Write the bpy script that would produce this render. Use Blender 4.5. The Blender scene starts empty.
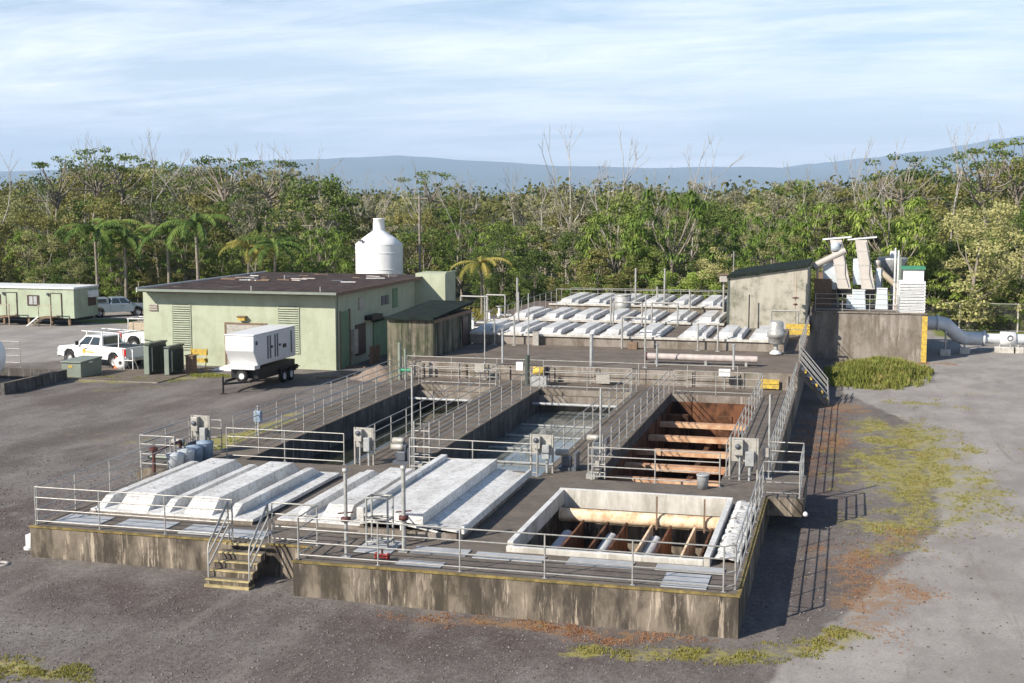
import bpy, bmesh, math, random
from mathutils import noise as mn
from math import sin, cos, pi, radians as R
from mathutils import Vector, Matrix
random.seed(7)
S = bpy.context.scene
COL = S.collection

# ------------------------------------------------------------------ camera
F, PITCH, YAW, CZ = 1284., 0.1128, 0.2578, 10.3
cam = bpy.data.cameras.new('camera'); co = bpy.data.objects.new('camera', cam); COL.objects.link(co)
cam.sensor_width = 36; cam.lens = F / 1024 * 36; cam.clip_end = 80000; cam.clip_start = .1
co.location = (0, 0, CZ); co.rotation_euler = (pi / 2 - PITCH, 0, YAW)
S.camera = co
S.view_settings.view_transform = 'Standard'; S.view_settings.look = 'None'
S.view_settings.exposure = 0.6; S.view_settings.gamma = 1
S.render.resolution_x = 1024; S.render.resolution_y = 683
S.cycles.max_bounces = 6; S.cycles.volume_bounces = 4; S.cycles.transparent_max_bounces = 12

# ------------------------------------------------------------------ light
AZ, EL = R(37.5), R(33)          # light travels towards (sin AZ, cos AZ)
sl = bpy.data.lights.new('sun', 'SUN'); so = bpy.data.objects.new('sun', sl); COL.objects.link(so)
sl.energy = 5.0; sl.angle = R(.53); sl.color = (1, .92, .80)
so.rotation_euler = Vector((-sin(AZ) * cos(EL), -cos(AZ) * cos(EL), sin(EL))).to_track_quat('Z', 'Y').to_euler()
W = bpy.data.worlds.new('World'); S.world = W; W.use_nodes = True
nt = W.node_tree; N = nt.nodes; L = nt.links
for n in list(N): N.remove(n)
def nd(t, N=N, **k):
    n = N.new(t)
    for a, b in k.items(): setattr(n, a, b)
    return n
sky = nd('ShaderNodeTexSky', sky_type='NISHITA', sun_disc=False)
sky.sun_elevation = EL; sky.sun_rotation = pi + AZ
sky.air_density = 1.0; sky.dust_density = .25; sky.ozone_density = 2.2
tc = nd('ShaderNodeTexCoord')
# high cirrus: the direction is projected on a flat cloud layer overhead
sep = nd('ShaderNodeSeparateXYZ'); L.new(tc.outputs['Generated'], sep.inputs[0])
def mth(op, a, b=None, N=N, L=L, clamp=False):
    n = N.new('ShaderNodeMath'); n.operation = op; n.use_clamp = clamp
    for i, v in enumerate((a, b)):
        if v is None: continue
        if isinstance(v, (int, float)): n.inputs[i].default_value = v
        else: L.new(v, n.inputs[i])
    return n.outputs[0]
zz = mth('MAXIMUM', mth('ADD', sep.outputs[2], .11), .03)
cu = mth('DIVIDE', sep.outputs[0], zz); cv = mth('DIVIDE', sep.outputs[1], zz)
cmb = nd('ShaderNodeCombineXYZ'); L.new(mth('MULTIPLY', cu, .5), cmb.inputs[0]); L.new(mth('MULTIPLY', cv, .8), cmb.inputs[1])
n1 = nd('ShaderNodeTexNoise'); n1.inputs['Scale'].default_value = 1.15; n1.inputs['Detail'].default_value = 9; n1.inputs['Roughness'].default_value = .62; n1.inputs['Distortion'].default_value = .5
L.new(cmb.outputs[0], n1.inputs['Vector'])
cr = nd('ShaderNodeValToRGB'); cr.color_ramp.elements[0].position = .42; cr.color_ramp.elements[1].position = .62
n2 = nd('ShaderNodeTexNoise'); n2.inputs['Scale'].default_value = 3.2; n2.inputs['Detail'].default_value = 10; n2.inputs['Roughness'].default_value = .68; n2.inputs['Distortion'].default_value = 1.1
mp2 = nd('ShaderNodeMapping'); mp2.inputs['Rotation'].default_value = (0, 0, .9); mp2.inputs['Scale'].default_value = (.7, 1.25, 1); L.new(cmb.outputs[0], mp2.inputs[0]); L.new(mp2.outputs[0], n2.inputs['Vector'])
L.new(mth('ADD', mth('MULTIPLY', n1.outputs[0], .62), mth('MULTIPLY', n2.outputs[0], .38)), cr.inputs[0])
hz = mth('SUBTRACT', 1, mth('MULTIPLY', sep.outputs[2], 5.0), clamp=True)
high = mth('SUBTRACT', 1.2, mth('MULTIPLY', sep.outputs[2], 3.4), clamp=True)      # cirrus thins out overhead     # thin veil grows towards the horizon
cf = mth('MULTIPLY', mth('ADD', mth('MULTIPLY', cr.outputs[0], .68), mth('MULTIPLY', hz, .45), clamp=True), high, clamp=True)
bg1 = nd('ShaderNodeBackground'); L.new(sky.outputs[0], bg1.inputs[0]); bg1.inputs[1].default_value = .088
bg2 = nd('ShaderNodeBackground'); bg2.inputs[0].default_value = (.97, .95, 1.0, 1); bg2.inputs[1].default_value = 1.22
mx = nd('ShaderNodeMixShader'); L.new(cf, mx.inputs[0]); L.new(bg1.outputs[0], mx.inputs[1]); L.new(bg2.outputs[0], mx.inputs[2])
wo = nd('ShaderNodeOutputWorld'); L.new(mx.outputs[0], wo.inputs[0])

# ------------------------------------------------------------------ materials
M = {}
class MT:
    def __init__(s, name, rough=.8, metal=0., spec=.35):
        s.m = bpy.data.materials.new(name); s.m.use_nodes = True; M[name] = s.m
        s.N = s.m.node_tree.nodes; s.L = s.m.node_tree.links
        s.b = s.N['Principled BSDF']; s.b.inputs['Roughness'].default_value = rough
        s.b.inputs['Metallic'].default_value = metal; s.b.inputs['Specular IOR Level'].default_value = spec
        s.geo = s.N.new('ShaderNodeNewGeometry'); s.pos = s.geo.outputs['Position']
    def noise(s, scale, detail=5, rough=.6, stretch=None, dist=0.):
        v = s.pos
        if stretch:
            mp = s.N.new('ShaderNodeVectorMath'); mp.operation = 'MULTIPLY'; mp.inputs[1].default_value = stretch
            s.L.new(v, mp.inputs[0]); v = mp.outputs[0]
        n = s.N.new('ShaderNodeTexNoise'); n.inputs['Scale'].default_value = scale; n.inputs['Detail'].default_value = detail
        n.inputs['Roughness'].default_value = rough; n.inputs['Distortion'].default_value = dist
        s.L.new(v, n.inputs['Vector']); return n.outputs[0]
    def ramp(s, v, lo, hi):
        n = s.N.new('ShaderNodeMapRange'); s.L.new(v, n.inputs[0]); n.inputs[1].default_value = lo; n.inputs[2].default_value = hi
        n.interpolation_type = 'SMOOTHSTEP'; return n.outputs[0]
    def mix(s, f, a, b):
        n = s.N.new('ShaderNodeMix'); n.data_type = 'RGBA'
        if isinstance(f, (int, float)): n.inputs[0].default_value = f
        else: s.L.new(f, n.inputs[0])
        for i, v in ((6, a), (7, b)):
            if isinstance(v, tuple): n.inputs[i].default_value = (*v, 1)
            else: s.L.new(v, n.inputs[i])
        return n.outputs[2]
    def mul(s, a, b, op='MULTIPLY'): return mth(op, a, b, s.N, s.L, True)
    def attr(s, n):
        a = s.N.new('ShaderNodeAttribute'); a.attribute_name = n; return a.outputs['Fac']
    def col(s, c):
        if isinstance(c, tuple): s.b.inputs['Base Color'].default_value = (*c, 1)
        else: s.L.new(c, s.b.inputs['Base Color'])
        return s
    def bump(s, v, d=.02, st=.5):
        n = s.N.new('ShaderNodeBump'); n.inputs['Strength'].default_value = st; n.inputs['Distance'].default_value = d
        s.L.new(v, n.inputs['Height']); s.L.new(n.outputs[0], s.b.inputs['Normal']); return s
    def nz(s):
        x = s.N.new('ShaderNodeSeparateXYZ'); s.L.new(s.geo.outputs['Normal'], x.inputs[0]); return x.outputs[2]
    def z(s):
        x = s.N.new('ShaderNodeSeparateXYZ'); s.L.new(s.pos, x.inputs[0]); return x.outputs[2]

def plain(name, c, rough=.6, metal=0., var=.25, scale=3., dirt=None, spec=.35):
    m = MT(name, rough, metal, spec)
    d = dirt or tuple(x * (1 - var) for x in c)
    m.col(m.mix(m.ramp(m.noise(scale, 6, .65), .35, .7), c, d)); return m

# ground: dark lava gravel, paler asphalt, moss patches carried by grid attributes
g = MT('gravel_ground', .95, spec=.15)
fine = g.noise(26, 3, .7); mid = g.noise(3.2, 6, .7); big = g.noise(.33, 6, .65, (1, .5, 1))
c = g.mix(g.ramp(big, .36, .66), (.108, .094, .087), (.232, .216, .202))
c = g.mix(g.mul(g.attr('dark'), g.ramp(g.noise(.9, 6, .7), .25, .62)), c, (.080, .056, .055))
spk = g.N.new('ShaderNodeTexVoronoi'); spk.inputs['Scale'].default_value = 42; g.L.new(g.pos, spk.inputs['Vector'])
spc = g.N.new('ShaderNodeSeparateXYZ'); g.L.new(spk.outputs['Color'], spc.inputs[0])
c = g.mix(g.mul(g.ramp(spc.outputs[0], .55, 1.), .55), c, (.27, .245, .23))
c = g.mix(g.mul(g.ramp(fine, .48, .66), .75), c, (.05, .04, .036))
c = g.mix(g.mul(g.ramp(g.noise(11, 4, .8), .56, .7), .55), c, (.30, .27, .245))
c = g.mix(g.mul(g.ramp(g.noise(6, 7, .9), .45, .58), .5), c, (.07, .055, .05))
trk = g.noise(1.1, 5, .6, (1, .10, 1), .6)
c = g.mix(g.mul(g.ramp(trk, .54, .70), .26), c, (.27, .24, .215))
asp = g.mix(g.ramp(g.noise(.45, 7, .7, (1, .6, 1)), .35, .68), (.235, .216, .20), (.34, .318, .295))
asp = g.mix(g.mul(g.ramp(g.noise(14, 3, .7), .45, .7), .45), asp, (.13, .12, .12))
asp = g.mix(g.mul(g.ramp(g.noise(.9, 6, .7, (1, .14, 1), .8), .56, .66), .4), asp, (.16, .135, .115))
asp = g.mix(g.mul(g.ramp(g.noise(2.4, 6, .85), .60, .70), .55), asp, (.14, .115, .09))
wv = g.noise(.8, 6, .7)
am = g.ramp(g.mul(g.attr('asphalt'), g.mul(wv, .45, 'SUBTRACT'), 'ADD'), .42, .62)
c = g.mix(am, c, asp)
ww = g.N.new('ShaderNodeMath')
mo = g.ramp(g.mul(g.attr('moss'), g.ramp(g.noise(2.6, 8, .8), .32, .68)), .10, .5)
mcol = g.mix(g.ramp(mid, .35, .65), (.22, .215, .05), (.33, .275, .11))
c = g.mix(g.mul(mo, .88), c, mcol)
ro = g.ramp(g.mul(g.attr('red'), g.ramp(g.noise(3.2, 8, .8), .34, .66)), .10, .55)
c = g.mix(g.mul(ro, .75), c, g.mix(g.ramp(fine, .4, .6), (.24, .105, .06), (.26, .19, .09)))
c = g.mix(g.ramp(g.mul(g.attr('green'), mid, 'MULTIPLY'), .2, .4), c, g.mix(g.ramp(mid, .35, .65), (.10, .15, .03), (.19, .19, .06)))
g.col(c); g.bump(g.mul(fine, mid, 'ADD'), .03, .6)

def concrete(name, base, dark, moss, mossamt=.4, streak=True, top=None, lo=.3, hi=.68, vs=.4):
    m = MT(name, .9, spec=.2)
    a = m.noise(1.6, 7, .7); st = m.noise(1.0, 8, .72, (1.5, 1.5, vs)) if streak else m.noise(4, 6)
    st2 = m.noise(3.2, 6, .8, (1.6, 1.6, .16))
    c = m.mix(m.ramp(st, lo, hi), dark, base)
    c = m.mix(m.mul(m.ramp(a, .5, .72), .75), c, dark)
    c = m.mix(m.mul(m.mul(m.ramp(st2, .52, .64), m.ramp(m.noise(.6, 4), .38, .56)), .75), c, tuple(min(1, x * (2.3 if base[0] < .23 else 1.4 if base[0] < .33 else 1.06)) for x in base))
    c = m.mix(m.mul(m.ramp(m.noise(.8, 6, .7), .45, .7), mossamt), c, moss)
    if top:
        t = m.mix(m.ramp(m.noise(.9, 7, .7), .3, .7), top, tuple(x * .62 for x in top))
        t = m.mix(m.mul(m.ramp(m.noise(7, 4, .7), .5, .75), .5), t, tuple(x * 1.5 for x in top))
        c = m.mix(m.ramp(m.nz(), .5, .9), c, t)
    m.col(c); m.bump(m.noise(12, 5, .7), .012, .5); return m
concrete('tank_concrete', (.205, .172, .135), (.055, .046, .038), (.085, .07, .035), .3, top=(.155, .132, .112), lo=.40, hi=.64)
concrete('grey_concrete', (.28, .25, .22), (.13, .105, .085), (.12, .11, .06), .35, top=(.17, .14, .115))
concrete('curb_concrete', (.58, .56, .52), (.33, .31, .27), (.22, .20, .14), .35, top=(.66, .66, .65))
concrete('pale_stained_concrete', (.40, .375, .315), (.20, .19, .15), (.09, .10, .06), .6, lo=.2, hi=.58, vs=.2)
concrete('shed_boards', (.17, .15, .115), (.035, .038, .027), (.08, .10, .045), .5, lo=.42, hi=.6, vs=.10)
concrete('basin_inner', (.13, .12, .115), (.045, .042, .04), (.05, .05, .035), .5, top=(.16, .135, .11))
concrete('mossy_edge', (.28, .21, .075), (.09, .072, .035), (.13, .105, .04), .9, streak=False)
concrete('step_edge', (.52, .43, .23), (.25, .2, .1), (.2, .17, .08), .4, streak=False)
r_ = MT('rusty_wall', .95, spec=.15)
r_.col(r_.mix(r_.ramp(r_.noise(1.4, 7, .7, (1, 1, .5)), .35, .65), (.035, .02, .013), (.19, .085, .045))); r_.bump(r_.noise(9, 5), .02, .5)
r_ = MT('beam_concrete', .9, spec=.2)
c = r_.mix(r_.ramp(r_.noise(2.4, 7, .7), .35, .68), (.62, .42, .27), (.40, .21, .12))
c = r_.mix(r_.mul(r_.ramp(r_.nz(), .2, .8), .35), c, (.30, .14, .09)); r_.col(c)
r_ = MT('pale_beam', .9, spec=.2)
r_.col(r_.mix(r_.ramp(r_.noise(3, 7, .7), .4, .7), (.78, .62, .44), (.45, .27, .14)))
# aluminium covers: chalky oxidised metal with dark lichen specks
a_ = MT('oxidised_aluminium', .6, .1, .35)
ca = a_.mix(a_.ramp(a_.noise(.9, 6, .65, (1.6, .6, 1)), .35, .7), (.70, .695, .68), (.50, .49, .47))
ca = a_.mix(a_.mul(a_.ramp(a_.noise(7, 8, .9), .49, .61), .75), ca, (.24, .225, .20))
ys_ = a_.N.new('ShaderNodeSeparateXYZ'); a_.L.new(a_.pos, ys_.inputs[0])
sm_ = mth('LESS_THAN', mth('FRACT', mth('DIVIDE', ys_.outputs[1], 1.27, a_.N, a_.L), None, a_.N, a_.L), .022, a_.N, a_.L)   # panel joints
ca = a_.mix(a_.mul(sm_, .6), ca, (.2, .19, .18))
a_.col(ca); a_.bump(a_.noise(16, 4), .006, .4)
a_ = MT('dirty_aluminium', .7, .1, .3)
ca = a_.mix(a_.ramp(a_.noise(5, 7, .8), .5, .6), (.74, .72, .68), (.12, .11, .09)); a_.col(ca)
plain('galvanised', (.44, .44, .42), .5, .35, .35, 6)
plain('rail_paint', (.42, .41, .385), .45, .3, .3, 8)
plain('deck_plate', (.42, .43, .44), .6, .15, .22, 2.5)
plain('conduit_grey', (.40, .41, .41), .5, .2, .3, 6)
plain('cabinet_grey', (.42, .40, .36), .5, .2, .3, 6)
concrete('green_paint', (.40, .435, .325), (.35, .375, .27), (.27, .29, .19), .35, lo=.3, hi=.6)
plain('green_paint_dark', (.16, .25, .15), .75, 0, .2, 1.5)
concrete('pale_green_metal', (.36, .41, .31), (.30, .34, .25), (.25, .26, .18), .4, lo=.3, hi=.6)
plain('louver_green', (.33, .365, .27), .6, 0, .2, 3)
plain('equipment_green', (.07, .085, .075), .45, 0, .2, 2)
plain('equipment_green_light', (.21, .24, .20), .5, 0, .15, 2)
plain('bright_green_paint', (.05, .25, .14), .5, 0, .2, 4)
plain('white_paint', (.68, .68, .68), .4, 0, .07, 1.5)
plain('tank_white', (.84, .84, .83), .5, 0, .09, .8)
plain('pickup_white', (.82, .82, .81), .25, 0, .03, 1., spec=.6)
plain('silver_blue_paint', (.33, .40, .46), .3, .4, .1, 1., spec=.6)
plain('black_metal', (.018, .018, .02), .45, 0, .3, 4)
plain('tyre_rubber', (.02, .02, .02), .9, 0, .3, 8)
plain('glass_dark', (.03, .04, .045), .08, 0, .1, 1, spec=.8)
plain('tail_red', (.45, .015, .012), .3, 0, .1, 1)
plain('valve_red', (.30, .04, .035), .6, 0, .4, 8)
plain('pipe_brown', (.10, .035, .03), .6, 0, .4, 6)
plain('traffic_orange', (.85, .16, .03), .5, 0, .1, 4)
plain('sign_yellow', (.60, .42, .06), .7, 0, .25, 9, dirt=(.30, .21, .07))
plain('pink_pipe', (.47, .41, .385), .6, 0, .3, 3)
plain('pipe_grey_paint', (.56, .58, .60), .45, .1, .15, 2)
plain('wood_brown', (.22, .15, .10), .85, 0, .4, 7)
plain('tan_paint', (.42, .35, .26), .6, 0, .2, 3)
plain('sand_pile', (.27, .21, .17), .95, 0, .3, 6)
plain('tarp_white', (.72, .73, .72), .6, 0, .3, 4)
plain('stripe_dark', (.10, .11, .13), .4, 0, .2, 5)
plain('window_brown', (.07, .04, .035), .5, 0, .3, 4)
plain('screen_pale', (.43, .395, .36), .55, .1, .12, 2)
plain('screen_blue', (.56, .62, .67), .5, .15, .12, 2)
plain('dark_roof_green', (.022, .030, .026), .95, 0, .5, 2, spec=.08)
plain('bark_pale', (.27, .235, .19), .95, 0, .45, 3)
plain('bark_dead', (.40, .37, .34), .95, 0, .4, 3)
plain('bark_brown', (.15, .11, .08), .95, 0, .5, 3)
plain('soil', (.09, .06, .045), .95, 0, .5, 3)
plain('blue_drum', (.22, .29, .38), .5, 0, .2, 4)
plain('drum_grey', (.42, .45, .48), .55, 0, .2, 4)
rf = MT('brown_roofing', .9, spec=.2)
c = rf.mix(rf.ramp(rf.noise(1.1, 7, .72), .35, .66), (.030, .021, .018), (.075, .052, .045))
c = rf.mix(rf.ramp(rf.noise(.55, 7, .75, (.6, 1.8, 1)), .62, .68), c, (.27, .25, .26)); rf.col(c); rf.bump(rf.noise(6, 5), .03, .6)
w2 = MT('turbid_water', .06, spec=.5)
w2.col(w2.mix(w2.ramp(w2.noise(.35, 5), .35, .65), (.09, .10, .088), (.22, .235, .22))); w2.bump(w2.noise(2.2, 3), .012, .12)
wt = MT('basin_water', .04, spec=.5)
wt.col(wt.mix(wt.ramp(wt.noise(.5, 5), .35, .65), (.022, .026, .017), (.05, .052, .034))); wt.bump(wt.noise(2.2, 3), .012, .12)
hm = MT('hill_forest', .95, spec=.1); hm.col(hm.mix(hm.ramp(hm.noise(.0012, 6), .35, .65), (.035, .05, .03), (.09, .085, .06)))
fm = MT('forest_floor', .95, spec=.1); fm.col(fm.mix(fm.ramp(fm.noise(.25, 6), .35, .65), (.025, .035, .012), (.09, .085, .04)))
ls = MT('meadow', .95, spec=.1); ls.col(ls.mix(ls.ramp(ls.noise(.5, 7, .7), .35, .65), (.10, .13, .03), (.26, .22, .09)))

st_ = MT('stone', .95, spec=.2); st_.col(st_.mix(st_.geo.outputs['Random Per Island'], (.07, .06, .055), (.21, .195, .185)))
def leafmat(name, dark, light, tip=None, trans=.27, tipamt=.25):
    m = MT(name, .65, spec=.15)
    ri = m.geo.outputs['Random Per Island']
    c = m.mix(ri, dark, light)
    c = m.mix(m.ramp(m.noise(.35, 4, .6), .35, .65), c, m.mix(.5, c, light))
    if tip:
        c = m.mix(m.mul(m.ramp(m.noise(.9, 5, .7), .52, .66), tipamt + .3), c, tip)
    oi = m.N.new('ShaderNodeObjectInfo')
    hs = m.N.new('ShaderNodeHueSaturation'); m.L.new(c, hs.inputs['Color'])
    mr = m.N.new('ShaderNodeMapRange'); m.L.new(oi.outputs['Random'], mr.inputs[0]); mr.inputs[3].default_value = .72; mr.inputs[4].default_value = 1.35
    m.L.new(mr.outputs[0], hs.inputs['Value'])
    mr = m.N.new('ShaderNodeMapRange'); m.L.new(oi.outputs['Random'], mr.inputs[0]); mr.inputs[3].default_value = .515; mr.inputs[4].default_value = .485
    m.L.new(mr.outputs[0], hs.inputs['Hue'])
    m.col(hs.outputs[0])
    tr = m.N.new('ShaderNodeBsdfTranslucent'); m.L.new(hs.outputs[0], tr.inputs[0])
    mix = m.N.new('ShaderNodeMixShader'); mix.inputs[0].default_value = trans
    m.L.new(m.b.outputs[0], mix.inputs[1]); m.L.new(tr.outputs[0], mix.inputs[2])
    m.L.new(mix.outputs[0], m.N['Material Output'].inputs[0]); return m
leafmat('leaf_olive', (0.092, 0.101, 0.028), (0.247, 0.241, 0.079), (0.293, 0.241, 0.130))
leafmat('leaf_green', (0.057, 0.092, 0.020), (0.166, 0.218, 0.056), (0.213, 0.227, 0.081))
leafmat('leaf_bright', (0.085, 0.158, 0.024), (0.263, 0.353, 0.077), (0.322, 0.372, 0.121))
leafmat('leaf_grey', (0.147, 0.151, 0.085), (0.315, 0.302, 0.194), (0.357, 0.323, 0.242))
leafmat('leaf_tan', (0.174, 0.187, 0.066), (0.378, 0.376, 0.156), (0.428, 0.386, 0.204))
leafmat('leaf_palm', (0.039, 0.080, 0.015), (0.134, 0.200, 0.046), (0.201, 0.200, 0.061))
leafmat('leaf_yellow', (.16, .17, .03), (.34, .29, .08), (.38, .27, .08))
leafmat('grass_blades', (.10, .15, .025), (.26, .27, .07), (.35, .26, .12), .3)
leafmat('weed_blades', (.16, .17, .04), (.34, .30, .09), (.36, .18, .08), .3)
leafmat('red_weed', (.20, .09, .045), (.34, .20, .10), (.30, .26, .08), .3)

# ------------------------------------------------------------------ mesh builder
class MB:
    def __init__(s): s.v = []; s.f = []; s.sm = []
    def add(s, vs, fs, smooth=False):
        o = len(s.v); s.v += [tuple(v) for v in vs]
        for f in fs: s.f.append(tuple(i + o for i in f)); s.sm.append(smooth)
        return s
    def box(s, x0, y0, z0, x1, y1, z1):
        return s.add([(x0, y0, z0), (x1, y0, z0), (x1, y1, z0), (x0, y1, z0), (x0, y0, z1), (x1, y0, z1), (x1, y1, z1), (x0, y1, z1)],
                     [(0, 3, 2, 1), (4, 5, 6, 7), (0, 1, 5, 4), (1, 2, 6, 5), (2, 3, 7, 6), (3, 0, 4, 7)])
    def cbox(s, c, d):
        return s.box(c[0] - d[0] / 2, c[1] - d[1] / 2, c[2] - d[2] / 2, c[0] + d[0] / 2, c[1] + d[1] / 2, c[2] + d[2] / 2)
    def prism(s, prof, axis, a0, a1):
        """prof: list of 2-D points counter-clockwise; axis 'x': (y,z) extruded along x; 'y': (x,z); 'z': (x,y)"""
        def P(p, a): return {'x': (a, p[0], p[1]), 'y': (p[0], a, p[1]), 'z': (p[0], p[1], a)}[axis]
        n = len(prof); v = [P(p, a0) for p in prof] + [P(p, a1) for p in prof]
        return s.add(v, [tuple(range(n))[::-1], tuple(range(n, 2 * n))] + [(i, (i + 1) % n, n + (i + 1) % n, n + i) for i in range(n)])
    def tube(s, pts, r, n=6, cap=True, smooth=True):
        pts = [Vector(p) for p in pts]; rs = r if isinstance(r, (list, tuple)) else [r] * len(pts)
        vs = []; fs = []
        for i, p in enumerate(pts):
            d = (pts[min(i + 1, len(pts) - 1)] - pts[max(i - 1, 0)]).normalized()
            up = Vector((0, 0, 1)) if abs(d.z) < .9 else Vector((1, 0, 0))
            a = d.cross(up).normalized(); b = a.cross(d)
            k = 1.
            if 0 < i < len(pts) - 1:
                e = (pts[i] - pts[i - 1]).normalized(); k = 1 / max(.6, e.dot(d))
            for j in range(n):
                t = 2 * pi * (j + .5) / n; vs.append(p + (a * cos(t) + b * sin(t)) * rs[i] * k)
        for i in range(len(pts) - 1):
            for j in range(n):
                k2 = (j + 1) % n; fs.append((i * n + j, i * n + k2, (i + 1) * n + k2, (i + 1) * n + j))
        s.add(vs, fs, smooth and n > 4)
        if cap:
            o = len(vs) - n; s.add([vs[j] for j in range(n)], [tuple(range(n))[::-1]]); s.add([vs[o + j] for j in range(n)], [tuple(range(n))])
        return s
    def lathe(s, prof, c=(0, 0, 0), n=24, axis='z', smooth=True):
        vs = []; fs = []
        for r, h in prof:
            for j in range(n):
                t = 2 * pi * j / n; a, b = r * cos(t), r * sin(t)
                p = {'z': (a, b, h), 'x': (h, a, b), 'y': (a, h, b)}[axis]
                vs.append((c[0] + p[0], c[1] + p[1], c[2] + p[2]))
        for i in range(len(prof) - 1):
            for j in range(n):
                k = (j + 1) % n; fs.append((i * n + j, i * n + k, (i + 1) * n + k, (i + 1) * n + j))
        return s.add(vs, fs, smooth)
    def disc(s, c, r, n=16, axis='z'):
        return s.lathe([(.001, 0), (r, 0)], c, n, axis, False)
    def cyl(s, c, r, h, n=20, axis='z', smooth=True):
        s.lathe([(r, 0), (r, h)], c, n, axis, smooth)
        e = {'z': (c[0], c[1], c[2] + h), 'x': (c[0] + h, c[1], c[2]), 'y': (c[0], c[1] + h, c[2])}[axis]
        return s.disc(c, r, n, axis).disc(e, r, n, axis)
    def mesh(s, name, mat, off=(0, 0, 0), bevel=0.):
        me = bpy.data.meshes.new(name)
        ox, oy, oz = off
        me.from_pydata([(x - ox, y - oy, z - oz) for x, y, z in s.v], [], s.f)
        if any(s.sm): me.polygons.foreach_set('use_smooth', s.sm)
        me.materials.append(M[mat]); return me

ORG = {}
def org(o): return ORG.get(o.name, (0, 0, 0)) if o else (0, 0, 0)
def props(o, label=None, cat=None, group=None, kind=None):
    if label: o['label'] = label
    if cat: o['category'] = cat
    if group: o['group'] = group
    if kind: o['kind'] = kind
    return o
def fixn(me):
    bm = bmesh.new(); bm.from_mesh(me); bmesh.ops.recalc_face_normals(bm, faces=bm.faces); bm.to_mesh(me); bm.free()
def thing(name, label, cat, loc=(0, 0, 0), group=None, rot=0):
    o = bpy.data.objects.new(name, None); COL.objects.link(o); o.location = loc; o.rotation_euler = (0, 0, rot)
    o.empty_display_size = .3; ORG[o.name] = tuple(loc) if not rot else (0, 0, 0)
    return props(o, label, cat, group)
def part(name, mb, mat, parent, label=None, bevel=0., fix=True, kind=None):
    """geometry given in world coordinates (or in the thing's own frame when it is built at the origin)"""
    off = org(parent); me = mb.mesh(name, mat, off)
    if fix: fixn(me)
    o = bpy.data.objects.new(name, me); COL.objects.link(o); o.parent = parent; ORG[o.name] = off
    if bevel: b = o.modifiers.new('bevel', 'BEVEL'); b.width = bevel; b.segments = 2; b.limit_method = 'ANGLE'
    return props(o, label, kind=kind)
def solo(name, mb, mat, label=None, cat=None, group=None, kind=None, loc=None, bevel=0., fix=True):
    if loc is None:
        xs = [v[0] for v in mb.v]; ys = [v[1] for v in mb.v]; zs = [v[2] for v in mb.v]
        loc = ((min(xs) + max(xs)) / 2, (min(ys) + max(ys)) / 2, min(zs))
    me = mb.mesh(name, mat, loc)
    if fix: fixn(me)
    o = bpy.data.objects.new(name, me); COL.objects.link(o); o.location = loc; ORG[o.name] = tuple(loc)
    if bevel: b = o.modifiers.new('bevel', 'BEVEL'); b.width = bevel; b.segments = 2; b.limit_method = 'ANGLE'
    return props(o, label, cat, group, kind)
def copy_tree(o, parent=None):
    c = o.copy(); COL.objects.link(c); c.parent = parent
    for ch in KIDS.get(o.name, None) or [x for x in o.children]: copy_tree(ch, c)
    return c
KIDS = {}
def dup(o, loc, rot=0, scale=1, label=None, group=None):
    c = copy_tree(o); c.location = loc; c.rotation_euler = (0, 0, rot)
    c.scale = (scale,) * 3 if isinstance(scale, (int, float)) else scale
    return props(c, label, group=group)
ORD = ['first', 'second', 'third', 'fourth', 'fifth', 'sixth', 'seventh', 'eighth', 'ninth', 'tenth', 'eleventh', 'twelfth', 'thirteenth', 'fourteenth']
def M2(*boxes):
    m = MB()
    for b in boxes: m.box(*b)
    return m

# ------------------------------------------------------------------ ground
def ax(fine0, fine1, step, outer):
    a = [-v for v in outer[::-1]] + []
    xs = []; x = fine0
    while x < fine1 - 1e-6: xs.append(x); x += step
    xs.append(fine1)
    return sorted(set([-v for v in outer] + xs + list(outer)))
def sm(t): t = max(0, min(1, t)); return t * t * (3 - 2 * t)
def gz(x, y): return .15 * sm((-4 - x) / 12) * (1 - sm((y - 40) / 12))
def blob(x, y, cx, cy, rx, ry): return max(0., 1 - math.hypot((x - cx) / rx, (y - cy) / ry))
xs = ax(-74, 18, .5, [80, 140, 300, 900, 3000, 9000, 30000]); ys = sorted(set([-30000, -3000, -300, -40, -5, 5, 12] + [17 + .5 * i for i in range(180)] + [110, 120, 200, 500, 1500, 6000, 15000, 40000]))
HX0, HX1, HY0, HY1 = -22, -2.5, 31, 62
gm = MB(); vid = {}; att = {k: [] for k in ('moss', 'red', 'asphalt', 'dark', 'green')}
WEEDP = [(-5.5, 27.9), (-4.4, 27.85), (-3.7, 27.75), (-3.0, 27.75), (-2.4, 28.05), (-1.7, 28.5), (-1.1, 29.2), (-.45, 29.9), (.2, 30.6)]
def wob(x, y, k=1.5):
    v = mn.noise_vector(Vector((x * .45, y * .45, 3.1))) * k + mn.noise_vector(Vector((x * 1.3, y * 1.3, 8.))) * k * .5
    return x + v.x, y + v.y * 1.6
def patch(x, y): return max(0., min(1., .5 + 1.5 * mn.fractal(Vector((x * 1.1, y * .8, 1.)), .6, 2.2, 4)))
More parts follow.
